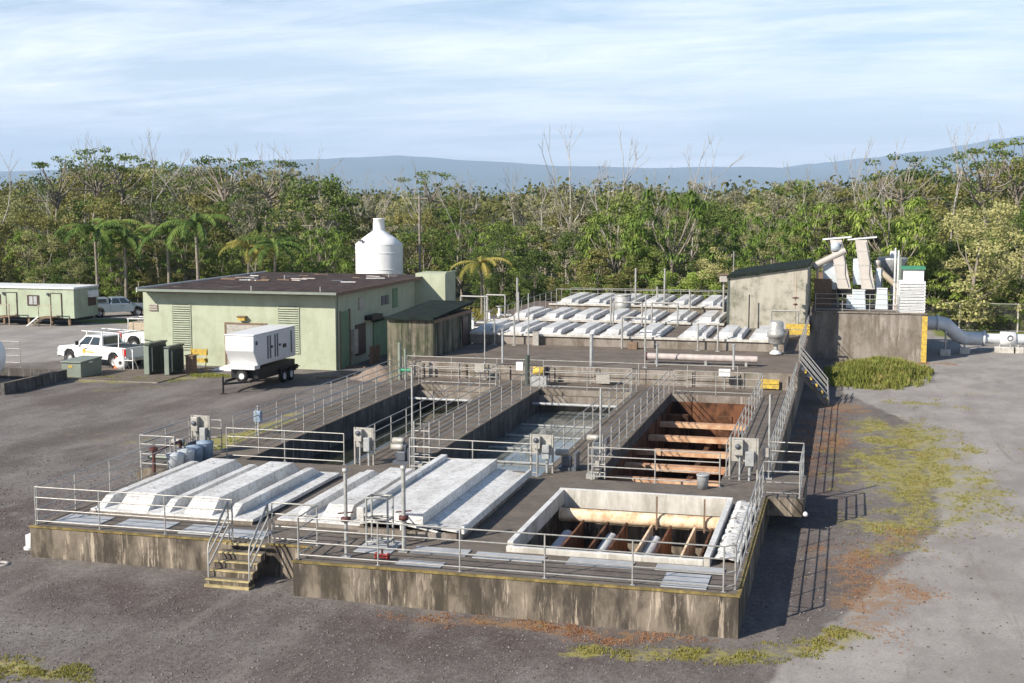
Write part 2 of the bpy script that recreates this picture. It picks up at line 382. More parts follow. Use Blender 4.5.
def moss_f(x, y):
    x, y = wob(x, y, 1.3 if y > 33 else .35)
    return max(blob(x, y, 2.6, 57, 3.6, 4.5), blob(x, y, 1.2, 59, 2.2, 3), blob(x, y, 2.8, 50, 3.6, 13), blob(x, y, 1.4, 40.5, 1.3, 4), blob(x, y, 4.4, 48, 1.8, 2.2), blob(x, y, 3.6, 66, 2.5, 1.3) * .8,
               *[blob(x, y, px_, py_, .9, .5) * 1.1 for px_, py_ in WEEDP], blob(x, y, -24.6, 50.5, 2.0, 6.5) * 2.4, blob(x, y, -23.7, 40, 1.2, 3) * .8, blob(x, y, -41, 64, 6, 2.2), blob(x, y, -36, 66.5, 3, 1.2) * .7,
               blob(x, y, -18, 23.0, 2.8, .8) * 1.3, blob(x, y, 8, 71, 5, 1.2) * .4, blob(x, y, -37, 61, 3, 2.2) * .35, blob(x, y, -30, 48, 5, 3) * .35)
def red_f(x, y):
    x, y = wob(x, y, 1.2 if y > 31 else .3)
    return max(blob(x, y, .9, 35.2, 1.7, 6) * 1.1, blob(x, y, -.9, 55, 1.3, 9) * .7, blob(x, y, 1.7, 39.6, 1.2, 2) * .7, blob(x, y, -7, 28.9, 5, .6) * .8, blob(x, y, -.5, 64, 1.5, 3), blob(x, y, 5, 82.3, 1.5, 1.2))
def asph_f(x, y):
    if y < 60: e = -1.4 + (y - 27) * .30 if y < 42 else 3.1 + (y - 42) * .0
    else: e = max(-.2, 3.1 - (y - 60) * .35)
    a = sm((x - e + 1) / 2.0)
    b = sm((-46 - x) / 4) * sm((y - 66) / 5) * .9
    return max(a, b)
def dark_f(x, y): return max(sm((33 - y) / 3) * (blob(x, y, -17.5, 28, 5, 2.4) + blob(x, y, -9, 27.6, 6, 1.9)), blob(x, y, -26, 34, 4, 7) * .8, blob(x, y, -1.2, 50, 2.2, 22) * .9, blob(x, y, -12, 24, 5, 1.5) * .5)
def green_f(x, y): return max(blob(x, y, -58, 94, 8, 3) * 1.5, sm((y - 103.5) / 2), sm((-70 - x) / 5) * sm((y - 92) / 3), sm((x - 5) / 2) * sm((y - 97) / 3) * .9)
for j, y in enumerate(ys):
    for i, x in enumerate(xs):
        vid[i, j] = len(gm.v); gm.v.append((x, y, gz(x, y)))
        att['moss'].append(moss_f(x, y) * (.6 + 1.3 * patch(x, y))); att['red'].append(red_f(x, y) * (.6 + 1.4 * patch(x + 9, y))); att['asphalt'].append(asph_f(x, y)); att['dark'].append(min(1, dark_f(x, y) * 1.6)); att['green'].append(min(1, green_f(x, y)))
for j in range(len(ys) - 1):
    for i in range(len(xs) - 1):
        if xs[i] >= HX0 - .01 and xs[i + 1] <= HX1 + .01 and ys[j] >= HY0 - .01 and ys[j + 1] <= HY1 + .01: continue
        gm.f.append((vid[i, j], vid[i + 1, j], vid[i + 1, j + 1], vid[i, j + 1])); gm.sm.append(True)
go = solo('ground', gm, 'gravel_ground', kind='structure', loc=(0, 0, 0), fix=False)
for k, vals in att.items():
    a = go.data.attributes.new(k, 'FLOAT', 'POINT'); a.data.foreach_set('value', vals)
ff = MB().add([(-400, 104.5, .02), (120, 106, .02), (260, 900, .02), (-1100, 900, .02)], [(0, 1, 2, 3)])
solo('forest_floor', ff, 'forest_floor', kind='structure', loc=(0, 0, 0))
md = MB().add([(-34, 93.5, .03), (-23.2, 93.5, .03), (-23.2, 112, .035), (-36, 112, .035)], [(0, 1, 2, 3)])
solo('meadow', md, 'meadow', kind='structure', loc=(0, 0, 0))

# hills on the horizon
def ridge(name, pts, dist, zscale=1.):
    # pts: (bearing px in the photo, px above the horizon) turned into a real ridge at `dist` metres, 3 km deep
    m = MB(); V = []
    rows = [(0, 0.), (.35, .45), (.7, .82), (1., 1.), (1.3, .8)]
    nn = 140
    for a, (dd, hh) in enumerate(rows):
        for i in range(nn + 1):
            px = pts[0][0] + (pts[-1][0] - pts[0][0]) * i / nn
            for k in range(len(pts) - 1):
                if pts[k][0] <= px <= pts[k + 1][0]: t = (px - pts[k][0]) / (pts[k + 1][0] - pts[k][0]); h = pts[k][1] + (pts[k + 1][1] - pts[k][1]) * sm(t) * .6 + (pts[k + 1][1] - pts[k][1]) * t * .4
            D = dist + (dd - 1) * 5000
            an = math.atan((px - 512) / F); b = YAW - an
            hgt = (h / F * dist) * hh + 10 + (random.random() - .5) * 14 * (hh > 0)
            V.append((-sin(b) * D / cos(an), cos(b) * D / cos(an), hgt if dd else -5))
    fs = [(a * (nn + 1) + i, a * (nn + 1) + i + 1, (a + 1) * (nn + 1) + i + 1, (a + 1) * (nn + 1) + i) for a in range(len(rows) - 1) for i in range(nn)]
    m.add(V, fs, True); return solo(name, m, 'hill_forest', kind='structure', loc=(0, 0, 0), fix=False)
ridge('hills', [(-500, 18), (0, 24), (200, 31), (300, 36), (400, 40), (470, 35), (560, 30), (650, 28), (740, 29), (860, 26), (1000, 18), (1500, 8)], 19000)
ridge('mountain_slope', [(640, 6), (740, 20), (800, 31), (860, 37), (920, 44), (960, 50), (990, 56), (1024, 60), (1100, 66), (1300, 70), (1700, 50)], 21500)

hb = MB().box(-24000, -300, -26, 16000, 27000, 1260)
HAZE = MT('haze_air'); HAZE.N.remove(HAZE.b)
pv = HAZE.N.new('ShaderNodeVolumePrincipled'); pv.inputs['Color'].default_value = (.55, .72, 1, 1); pv.inputs['Density'].default_value = 7e-5; pv.inputs['Anisotropy'].default_value = .0
HAZE.L.new(pv.outputs[0], HAZE.N['Material Output'].inputs['Volume'])
solo('haze', hb, 'haze_air', kind='stuff', loc=(0, 0, 0))
#@@BODY
# ------------------------------------------------------------------ railings
def railing(label, pts, h=1.1, sp=1.9, levels=(1.1, .8, .46, .13), group='galvanised pipe railings', r=.019, rp=.023, posts=None, endjoin=True, mat='rail_paint'):
    """pts: polyline of base points"""
    P = [Vector(p) for p in pts]
    t = thing('railing', label, 'railing', tuple(P[0]), group)
    for lv in levels:
        part('rail', MB().tube([p + Vector((0, 0, lv)) for p in P], r, 6), mat, t)
    base = MB().tube([(0, 0, 0), (0, 0, h)], rp, 6).add([(-.06, -.06, .012), (.06, -.06, .012), (.06, .06, .012), (-.06, .06, .012)], [(0, 1, 2, 3)])
    me = base.mesh('post', mat); done = []
    for a in range(len(P) - 1):
        d = P[a + 1] - P[a]; n = max(1, round(d.length / sp))
        for i in range(n + 1):
            q = P[a] + d * i / n
            if any((q - e).length < .1 for e in done): continue
            done.append(q)
            o = bpy.data.objects.new('post', me); COL.objects.link(o); o.parent = t; o.location = q - P[0]
    return t
DZ = 1.05
# ------------------------------------------------------------------ front treatment tank
tank = thing('treatment_tank', 'long open concrete tank with walkways between its basins and yellow mossy front edge', 'concrete tank', (-12, 29.45, 0))
WA, WB = -22.2, -2.3
part('deck', M2((-22.2, 30.8, -2.6, -13.55, 40.7, DZ)), 'tank_concrete', tank)
part('deck', M2((-13.55, 29.45, -2.6, -8.5, 40.7, DZ), (-8.5, 29.45, -2.6, -3.2, 31.75, DZ), (-3.2, 29.45, -2.6, WB, 40.7, DZ), (-8.5, 38.1, -2.6, -3.2, 40.7, DZ)), 'tank_concrete', tank)
part('floor', M2((-22.1, 30.9, -2.8, -2.4, 61, -2.6)), 'basin_inner', tank)
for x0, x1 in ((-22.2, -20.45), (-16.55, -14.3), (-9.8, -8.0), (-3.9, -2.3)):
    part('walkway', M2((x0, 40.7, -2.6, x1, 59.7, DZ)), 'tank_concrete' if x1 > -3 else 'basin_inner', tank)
part('cross_walkway', M2((-22.2, 59.7, -2.6, -2.3, 62.3, DZ)), 'grey_concrete', tank)
part('edge_strip', M2((-22.22, 30.77, 1.01, -15.95, 30.83, DZ + .012), (-14.85, 30.77, 1.01, -13.6, 30.83, DZ + .012)), 'mossy_edge', tank, 'yellow painted mossy lip')
part('edge_strip', M2((-13.58, 29.425, 1.005, -2.27, 29.49, DZ + .014), (-2.36, 29.49, 1.01, -2.26, 39.5, DZ + .012)), 'mossy_edge', tank, 'yellow painted mossy lip')
part('valve_pad', M2((-23.5, 38.6, 0, -22.2, 42.2, DZ - .004)), 'tank_concrete', tank)
# inner facing of the rusty empty basin, one sheet per wall set slightly proud
part('rusty_lining', M2((-7.998, 40.7, -2.6, -7.97, 59.7, .62), (-3.93, 40.7, -2.6, -3.902, 59.7, .62), (-7.97, 59.67, -2.6, -3.93, 59.698, .7), (-7.97, 40.702, -2.6, -3.93, 40.73, .62), (-7.97, 40.73, -2.6, -3.93, 59.67, -2.55)), 'rusty_wall', tank)
for i, y in enumerate((42.0, 44.3, 46.7, 49.6, 52.6, 55.9)):
    part('cross_beam', M2((-7.97, y, .14, -3.93, y + .42, .34)), 'beam_concrete', tank)
part('divider_wall', M2((-6.1, 43, -2.5, -5.85, 59.6, -.9)), 'rusty_wall', tank)
for xa, xb in ((-7.96, -7.0), (-5.6, -5.0)): part('upright_wall', M2((xa, 58.1, -2.5, xb, 58.6, .3)), 'rusty_wall', tank)
# launder lips and effluent bars in the two full basins
for a, b in ((-20.45, -16.55), (-14.3, -9.8)):
    part('scum_pipe', MB().tube([(a + .02, 57.9, .62), (b - .02, 57.9, .62)], .07, 10), 'conduit_grey', tank)
    part('baffle_beam', M2((a + .01, 41.5, .46, b - .01, 41.75, .66)), 'pale_beam', tank)
    part('baffle_beam', M2((a + .01, 59.2, .35, b - .01, 59.55, .8)), 'grey_concrete', tank)
for a, b in ((-20.45, -16.55), (-14.3, -9.8)):
    solo('water', MB().add([(a + .01, 40.71, .02), (b - .01, 40.71, .02), (b - .01, 59.69, .02), (a + .01, 59.69, .02)], [(0, 1, 2, 3)]), 'basin_water' if a < -18 else 'turbid_water', kind='structure')
# thin chains / scraper bars just over the water
for a, b, k in ((-14.3, -9.8, 5),):
    for i in range(k):
        part('scraper_bar', M2((a + .15, 44.5 + i * 2.7, .04, b - .15, 44.62 + i * 2.7, .10)), 'conduit_grey', tank)

# hatch opening at the right of the front deck
hatch = thing('open_channel_hatch', 'raised pale curb around the big square opening at the right of the front deck', 'hatch', (-5.9, 31.6, DZ))
part('curb', M2((-8.5, 31.62, DZ, -3.37, 31.76, 1.20)), 'curb_concrete', hatch, bevel=.012)
part('curb', M2((-8.5, 37.97, DZ - .3, -3.2, 38.12, 1.33)), 'curb_concrete', hatch, bevel=.012)
part('curb', M2((-8.5, 31.762, DZ - .2, -8.34, 37.968, 1.31)), 'curb_concrete', hatch, bevel=.012)
part('curb', M2((-3.36, 31.62, DZ - .2, -3.2, 37.968, 1.31)), 'curb_concrete', hatch, bevel=.012)
part('cross_beam', MB().tube([(-8.3, 37.2, .72), (-3.4, 37.2, .72)], .21, 10), 'pale_beam', hatch)
for x in (-5.35, -3.95): part('bracket', M2((x, 36.92, .5, x + .05, 36.97, 1.5)), 'wood_brown', hatch)
for i, x in enumerate((-7.5, -6.75, -6.2, -5.45, -4.9, -4.2, -3.7)):
    part('weir_plate', M2((x, 31.9, -1.0, x + .06, 36.7, .72)), ('rusty_wall', 'pale_beam')[i in (3, 5)], hatch)
    if i in (0, 2, 4): part('trough', MB().lathe([(.20, 0), (.20, 4.2)], (x - .32, 31.9, .35), 12, 'y').disc((x - .32, 36.1, .35), .2, 12, 'y'), 'curb_concrete', hatch)
# creased white cover lying on the strip between the hatch and the east rail
m = MB(); n = 22
for i in range(n + 1):
    y = 31.9 + 6.3 * i / n
    for j, x in enumerate((-3.12, -2.95, -2.75, -2.52)):
        m.v.append((x + random.uniform(-.02, .02), y, 1.12 + (.06, .14, .1, .02)[j] + random.uniform(-.04, .04)))
for i in range(n):
    for j in range(3): m.f.append((i * 4 + j, i * 4 + j + 1, i * 4 + j + 5, i * 4 + j + 4)); m.sm.append(False)
o = solo('folded_cover', m, 'dirty_aluminium', 'crumpled white metal cover strip lying between the square opening and the east railing', 'cover', fix=False)
sd = o.modifiers.new('s', 'SOLIDIFY'); sd.thickness = .03

# ------------------------------------------------------------------ aluminium covers
def ridge_mb(x0, x1, y0, y1, z0, h, sl=.06):
    """raised hollow ridge running along Y with sloped flanks and closed tilted ends"""
    m = MB(); e = .55
    v = [(x0, y0, z0), (x1, y0, z0), (x1, y1, z0), (x0, y1, z0), (x0 + sl, y0 + e, z0 + h), (x1 - sl * .4, y0 + e, z0 + h), (x1 - sl * .4, y1 - e, z0 + h), (x0 + sl, y1 - e, z0 + h)]
    return m.add(v, [(4, 5, 6, 7), (0, 1, 5, 4), (1, 2, 6, 5), (2, 3, 7, 6), (3, 0, 4, 7)])
def cover(label, x0, x1, y0, y1, z, wide, narrow, group, h=.30, th=.10, curb=None):
    t = thing('tank_cover', label, 'tank cover', (x0, y0, z), group)
    gp_ = (x1 - x0) * .17 if y0 > 60 else 0
    part('panel', M2((x0 + gp_, y0, z, x1, y1, z + th)), 'oxidised_aluminium', t)
    for a, b in wide: part('wide_ridge', ridge_mb(a, b, y0 + .12, y1 - .1, z + th, h), 'oxidised_aluminium', t)
    if y0 < 60:
        for a, b in wide:
            for q in (y0 + 1.2, y1 - 1.5):
                zt = z + th + h; xm = (a + b) / 2
                part('lifting_handle', MB().tube([(xm - .1, q, zt), (xm - .1, q, zt + .07), (xm + .1, q, zt + .07), (xm + .1, q, zt)], .012, 5), 'galvanised', t)
    for a, b in narrow: part('narrow_ridge', ridge_mb(a, b, y0 + .12, y1 - .1, z + th, h * .66, .02), 'oxidised_aluminium', t)
    return t
gA = 'white aluminium covers on the front deck'
part('cover_curb', M2((-21.4, 32.45, DZ, -16.15, 32.62, DZ + .09), (-15.6, 32.75, DZ, -13.0, 32.92, DZ + .1)), 'grey_concrete', tank)
cover('flat white aluminium cover with two narrow ridges, nearest the west railing of the front deck', -21.35, -18.62, 32.5, 38.9, DZ + .05, [(-20.55, -19.55)], [(-21.25, -20.98), (-19.12, -18.86)], gA, h=.40)
cover('flat white aluminium cover above the front steps, right of the bins', -18.60, -16.15, 32.5, 38.9, DZ + .052, [(-18.4, -17.5)], [(-17.05, -16.78)], gA, h=.40)
cover('lower white aluminium cover left of the big raised one', -15.55, -13.0, 32.8, 39.2, DZ + .05, [(-14.3, -13.45)], [(-15.05, -14.8)], gA, h=.36)
# the big raised cover, hinged up on a frame
t = thing('raised_tank_cover', 'large speckled white cover propped higher than the others, beside the square opening', 'tank cover', (-12.8, 32.4, DZ), gA)
zb, y0, y1 = 1.42, 32.4, 40.0
part('top_panel', MB().add([(-12.75, y0, zb + .20), (-11.05, y0, zb + .30), (-11.05, y1, zb + .30), (-12.75, y1, zb + .20), (-12.75, y0, zb + .14), (-11.05, y0, zb - .02), (-11.05, y1, zb - .02), (-12.75, y1, zb + .14)],
     [(0, 1, 2, 3), (7, 6, 5, 4), (0, 4, 5, 1), (1, 5, 6, 2), (2, 6, 7, 3), (3, 7, 4, 0)]), 'oxidised_aluminium', t)
part('left_lip', M2((-12.98, y0, zb - .05, -12.76, y1, zb + .36)), 'oxidised_aluminium', t, bevel=.02)
part('lower_panel', MB().add([(-11.04, y0, zb - .02), (-9.98, y0, zb - .12), (-9.98, y1, zb - .12), (-11.04, y1, zb - .02), (-11.04, y0, zb - .07), (-9.98, y0, zb - .17), (-9.98, y1, zb - .17), (-11.04, y1, zb - .07)],
     [(0, 1, 2, 3), (7, 6, 5, 4), (0, 4, 5, 1), (1, 5, 6, 2), (2, 6, 7, 3), (3, 7, 4, 0)]), 'oxidised_aluminium', t)
part('right_lip', M2((-9.97, y0, zb - .2, -9.87, y1, zb + .02)), 'oxidised_aluminium', t, bevel=.02)
part('frame', MB().tube([(-12.9, y0 + .06, zb - .1), (-12.2, y0 + .06, zb + .05), (-9.95, y0 + .06, zb - .32)], .035, 6).tube([(-12.9, y0 + .06, DZ + .12), (-9.95, y0 + .06, DZ + .12)], .04, 6).tube([(-11.7, y0 + .06, DZ + .1), (-11.7, y0 + .06, zb - .02)], .03, 5).tube([(-10.8, y0 + .06, DZ + .1), (-10.8, y0 + .06, zb - .1)], .03, 5), 'oxidised_aluminium', t)
part('base_curb', M2((-12.95, y0, DZ + .001, -9.95, y0 + .16, DZ + .16), (-12.95, y0 + .16, DZ + .001, -12.8, y1, DZ + .3), (-10.1, y0 + .16, DZ + .001, -9.95, y1, DZ + .2), (-12.8, y1 - .15, DZ + .001, -10.1, y1, DZ + .3)), 'grey_concrete', t)

# ------------------------------------------------------------------ fibreglass plates on the front walk
pls = [(-21.8, -20.35, 31.25, 32.2), (-19.85, -18.25, 31.27, 32.15), (-17.75, -16.75, 31.12, 32.05), (-16.5, -15.2, 31.1, 31.9), (-12.35, -11.35, 30.6, 31.85), (-10.9, -9.4, 30.9, 31.5), (-9.2, -7.35, 30.85, 31.4), (-6.75, -5.07, 30.9, 31.5), (-4.5, -2.8, 31.0, 31.5), (-4.17, -3.08, 29.68, 30.8), (-10.9, -9.7, 29.75, 30.2)]
for i, (a, b, c, d) in enumerate(pls):
    L_ = ['in the west corner of the front deck', 'below the first white covers', 'left of the front steps', 'at the head of the front steps', 'under the small metal frame', 'in front of the raised cover', 'at the left end of the square opening', 'at the middle of the square opening', 'at the right end of the square opening', 'in the south east corner by the railing', 'behind the front railing, smallest of the plates'][i]
    solo('deck_plate', M2((a, c, DZ + .004, b, d, DZ + .03)), 'deck_plate', 'flat grey access plate ' + L_, 'deck plate', 'grey access plates on the front deck')

# ------------------------------------------------------------------ rear tanks
rear = thing('rear_tank', 'higher concrete tank block behind the basins carrying three rows of covers', 'concrete tank', (-12, 62.3, 0))
UZ = 1.85
part('deck', M2((-22.2, 62.3, -.1, -2.3, 64.0, UZ), (-21.0, 64.0, -.1, -2.3, 73.8, UZ), (-24.6, 73.8, -.1, -2.3, 101, UZ)), 'grey_concrete', rear)
for i, (x0, x1, ya, yb) in enumerate(((-21.6, -3.4, 70.9, 77.5), (-21.7, -7.5, 79.7, 87.0), (-21.3, -8.7, 91.7, 99.8))):
    part('chamber', M2((x0, ya, UZ, x1, yb, 2.45)), 'grey_concrete', rear)
    part('ledge', M2((x0 - .05, ya - .12, 2.36, x1 + .05, ya - .002, 2.48)), 'curb_concrete', rear)
for i in range(9):
    x = -21.4 + i * 2.3
    if not (-10.2 < x < -8): part('pilaster', M2((x, 62.22, DZ, x + .28, 62.297, UZ - .1)), 'grey_concrete', rear)
gR = 'white aluminium covers on the rear tank'
rown = ['nearest', 'middle', 'farthest']
for r, (x0, x1, ya, yb, n) in enumerate(((-21.5, -10.0, 71.0, 76.6, 6), (-21.6, -7.7, 79.8, 86.0, 7), (-21.2, -8.8, 91.8, 99.6, 6))):
    if r == 0: cells = [(-21.5 + i * 1.9, -21.5 + i * 1.9 + 1.85) for i in range(6)] + [(-9.5 + i * 1.95, -9.5 + i * 1.95 + 1.9) for i in range(3)]
    else: w = (x1 - x0) / n; cells = [(x0 + i * w, x0 + (i + 1) * w - .06) for i in range(n)]
    for i, (a, b) in enumerate(cells):
        w = b - a; lbl = 'white ridged aluminium cover, %s from the left in the %s row of the rear tank' % (ORD[i], rown[r])
        cover(lbl, a, b, ya + .0, yb, 2.452, [(a + w * .30, a + w * .72)], [(a + w * .84, a + w * .97)], gR, h=.25, th=.07)

# ------------------------------------------------------------------ railings
e = .12
WX, EX = -22.08, -2.42
railing('front railing left of the front steps with rounded end post', [(WX, 30.92, DZ), (-15.98, 30.92, DZ)], sp=1.75)
railing('west railing of the front deck running back from its left corner', [(WX, 31.0, DZ), (WX, 38.4, DZ)], sp=2.1)
railing('short front railing piece right of the steps turning to the lower wall', [(-14.8, 30.9, DZ), (-13.5, 30.9, DZ), (-13.45, 29.58, DZ)], sp=1.4)
railing('long front railing nearest the camera on the yellow edged wall', [(-13.45, 29.6, DZ), (EX - .25, 29.6, DZ), (EX, 29.85, DZ)], sp=2.2)
railing('east railing beside the square opening', [(EX, 29.9, DZ), (EX, 39.6, DZ)], sp=1.6)
railing('railing around the small east side platform', [(EX, 39.7, DZ), (-1.32, 39.7, DZ), (-1.32, 43.0, DZ), (EX, 43.0, DZ)], sp=1.6)
railing('outer east railing along the far walkway of the empty basin', [(EX, 43.1, DZ), (EX, 64.4, DZ)], sp=1.6)
railing('inner railing between the empty basin and the east walkway', [(-3.80, 42.3, DZ), (-3.80, 59.9, DZ)], sp=1.6)
railing('front railing of the empty rusty basin', [(-8.0, 40.62, DZ), (-3.85, 40.62, DZ)], sp=2.1)
railing('railing on the empty basin side of the middle walkway', [(-8.12, 41.4, DZ), (-8.12, 59.9, DZ)], sp=1.75)
railing('railing on the full basin side of the middle walkway', [(-9.68, 42.2, DZ), (-9.68, 59.9, DZ)], sp=1.75)
railing('front railing of the middle basin ending at the raised cover', [(-14.3, 40.62, DZ), (-9.85, 40.62, DZ)], sp=2.1)
railing('right railing of the left walkway over the middle basin', [(-14.42, 42.5, DZ), (-14.42, 59.9, DZ)], sp=1.75)
railing('left railing of the left walkway over the first basin', [(-16.43, 41.2, DZ), (-16.43, 59.9, DZ)], sp=1.75)
railing('front railing of the first dark basin', [(-21.2, 40.75, DZ), (-16.75, 40.75, DZ)], sp=2.2)
railing('inner railing of the west walkway above the first basin', [(-20.57, 42.0, DZ), (-20.57, 59.9, DZ)], sp=1.9)
railing('outer west railing above the gravel yard', [(WX, 43.0, DZ), (WX, 63.6, DZ)], sp=1.9)
railing('low railing around the valve pad on the west side', [(-22.1, 38.7, DZ), (-23.4, 38.7, DZ), (-23.4, 42.1, DZ), (-22.1, 42.1, DZ)], sp=1.6)
railing('railing of the cross walkway behind the first basin', [(-20.4, 59.85, DZ), (-16.6, 59.85, DZ)], sp=1.9)
railing('railing of the cross walkway behind the middle basin', [(-14.2, 59.85, DZ), (-9.9, 59.85, DZ)], sp=2.1)
railing('railing of the cross walkway behind the empty basin', [(-7.9, 59.85, DZ), (-3.95, 59.85, DZ)], sp=2.0)
railing('rear railing of the cross walkway against the higher wall', [(-21.9, 61.9, DZ), (-5.1, 61.9, DZ)], sp=2.4, levels=(1.1, .6))
railing('railing behind the farthest row of covers', [(-21.6, 100.4, UZ), (-8.4, 100.4, UZ)], sp=2.2, levels=(1.15, .75))
railing('railing in front of the farthest row of covers', [(-20.6, 90.8, UZ), (-8.3, 90.8, UZ)], sp=4.2, levels=(1.75,), h=1.75)
railing('west railing of the rear tank', [(-22.3, 78, UZ), (-22.3, 100.2, UZ)], sp=1.9, levels=(1.15, .6))
railing('railing at the north east corner of the rear tank beside the stained wall', [(-8.2, 90.5, UZ), (-8.2, 100.3, UZ)], sp=2.4, levels=(1.15, .7))
railing('east railing of the upper deck from the side steps to the headworks', [(EX, 67.2, UZ), (EX, 82.8, UZ)], sp=1.7)

# ------------------------------------------------------------------ front steps
st = thing('front_steps', 'concrete steps with yellow edged treads in the front wall of the deck', 'steps', (-15.45, 30.3, 0))
X0, X1 = -16.08, -14.85
for i in range(5):
    z = .21 * (i + 1) + gz(-15.5, 30) * (1 - i / 4); ya = 29.55 + i * .25
    if i < 4: part('step', M2((X0, ya, z - .2, X1, ya + .32, z - .005)), 'tank_concrete', st)
    part('step_nosing', M2((X0 - .01, ya - .02, z - .03, X1 + .01, ya + .07, z + (.002 if i < 4 else .012))), 'step_edge', st)
part('base_block', M2((X0 - .02, 29.50, 0, X1 + .02, 29.86, .22)), 'step_edge', st)
part('side_wall', M2((X0 + .1, 29.9, 0, X0 + .22, 30.79, .4)), 'tank_concrete', st)
for i, (x, s) in enumerate(((X0 + .03, 'left'), (X1 - .03, 'right'))):
    h = thing('handrail', '%s sloping handrail of the front steps' % s, 'handrail', (x, 29.6, .2), 'handrails of the front steps')
    for lv in (1.05, .72, .42):
        part('rail', MB().tube([(x, 29.66, .25 + lv * .97), (x, 30.85, DZ + lv)] if lv < 1 else [(x, 29.66, .30), (x, 29.66, 1.15), (x, 29.72, 1.25), (x, 30.80, DZ + lv), (x, 30.86, DZ)], .026, 6), 'rail_paint', h)

# ------------------------------------------------------------------ east platform, side steps
pf = thing('side_platform', 'small cantilevered platform with yellowish underside on the east wall', 'platform', (-1.8, 41, .7))
part('slab', M2((-2.297, 39.6, .72, -1.22, 43.1, DZ - .003)), 'tank_concrete', pf)
part('skirt', M2((-2.297, 39.57, .50, -1.20, 39.6, DZ + .01), (-1.22, 39.6, .50, -1.19, 43.1, DZ + .01)), 'tank_concrete', pf)
part('lamp', MB().lathe([(.0, -.09), (.07, -.05), (.08, .0), (.05, .06), (0, .08)], (-1.12, 39.5, .62), 10), 'white_paint', pf)
ss = thing('side_steps', 'short steel flight with yellow treads on the east side near the stained wall', 'steps', (-1.8, 66, 0))
for i in range(5):
    x = -2.25 + i * .27; z = 1.75 - i * .34
    part('tread', M2((x, 64.6, z - .05, x + .27, 65.6, z)), 'stripe_dark', ss)
    part('tread_nosing', M2((x + .2, 64.55, z - .16, x + .30, 64.62, z + .02)), 'sign_yellow', ss)
part('stringer', MB().add([(-2.3, 64.63, 1.75), (-.75, 64.63, .0), (-1.0, 64.63, 0), (-2.3, 64.63, 1.45)], [(0, 1, 2, 3)]), 'grey_concrete', ss)
for s, y in (('near', 64.5), ('far', 65.75)):
    h = thing('handrail', '%s sloping handrail of the side steps' % s, 'handrail', (-2.3, y, 1.8), 'handrails of the side steps')
    for lv in (1.05, .75, .45):
        part('rail', MB().tube([(-2.3, y, 1.75 + lv), (-.95, y, .15 + lv)] + ([(-.85, y, 0)] if lv > 1 else []), .028, 6), 'rail_paint', h)
# ------------------------------------------------------------------ trees
rng = random.Random(11)
def leaf(m, c, s, rg, droop=0.):
    a = Vector((rg.gauss(0, 1), rg.gauss(0, 1), rg.gauss(0, 1))).normalized()
    b = a.cross(Vector((rg.gauss(0, 1), rg.gauss(0, 1), rg.gauss(0, 1)))).normalized()
    if droop: a = (a + Vector((0, 0, -droop))).normalized()
    l = s * rg.uniform(.7, 1.3); w = l * rg.uniform(.45, .7)
    m.add([c - a * l * .5, c + b * w * .5, c + a * l * .5, c - b * w * .5], [(0, 1, 2, 3)])
def clump(m, c, r, n, s, rg, flat=1., droop=0.):
    for _ in range(n):
        d = Vector((rg.gauss(0, 1), rg.gauss(0, 1), rg.gauss(0, 1))).normalized() * r * rg.uniform(.55, 1.05)
        d.z *= flat
        if d.z < -.35 * r: d.z *= .4
        leaf(m, c + d, s, rg, droop)
def rosette(m, c, n, l, rg, w=.09):
    for _ in range(n):
        t = rg.uniform(0, 2 * pi); el = rg.uniform(-.1, 1.2)
        d = Vector((cos(t), sin(t), 0)); p0 = c; vs = []; ll = l * rg.uniform(.75, 1.2)
        sd = Vector((-sin(t), cos(t), 0)) * w
        p = Vector(c); e = el
        for k in range(4):
            ww = (1, 1.1, .8, .05)[k]
            vs += [p - sd * ww, p + sd * ww]
            p = p + (d * cos(e) + Vector((0, 0, sin(e)))) * ll / 3; e -= .75
        m.add(vs, [(0, 1, 3, 2), (2, 3, 5, 4), (4, 5, 7, 6)])
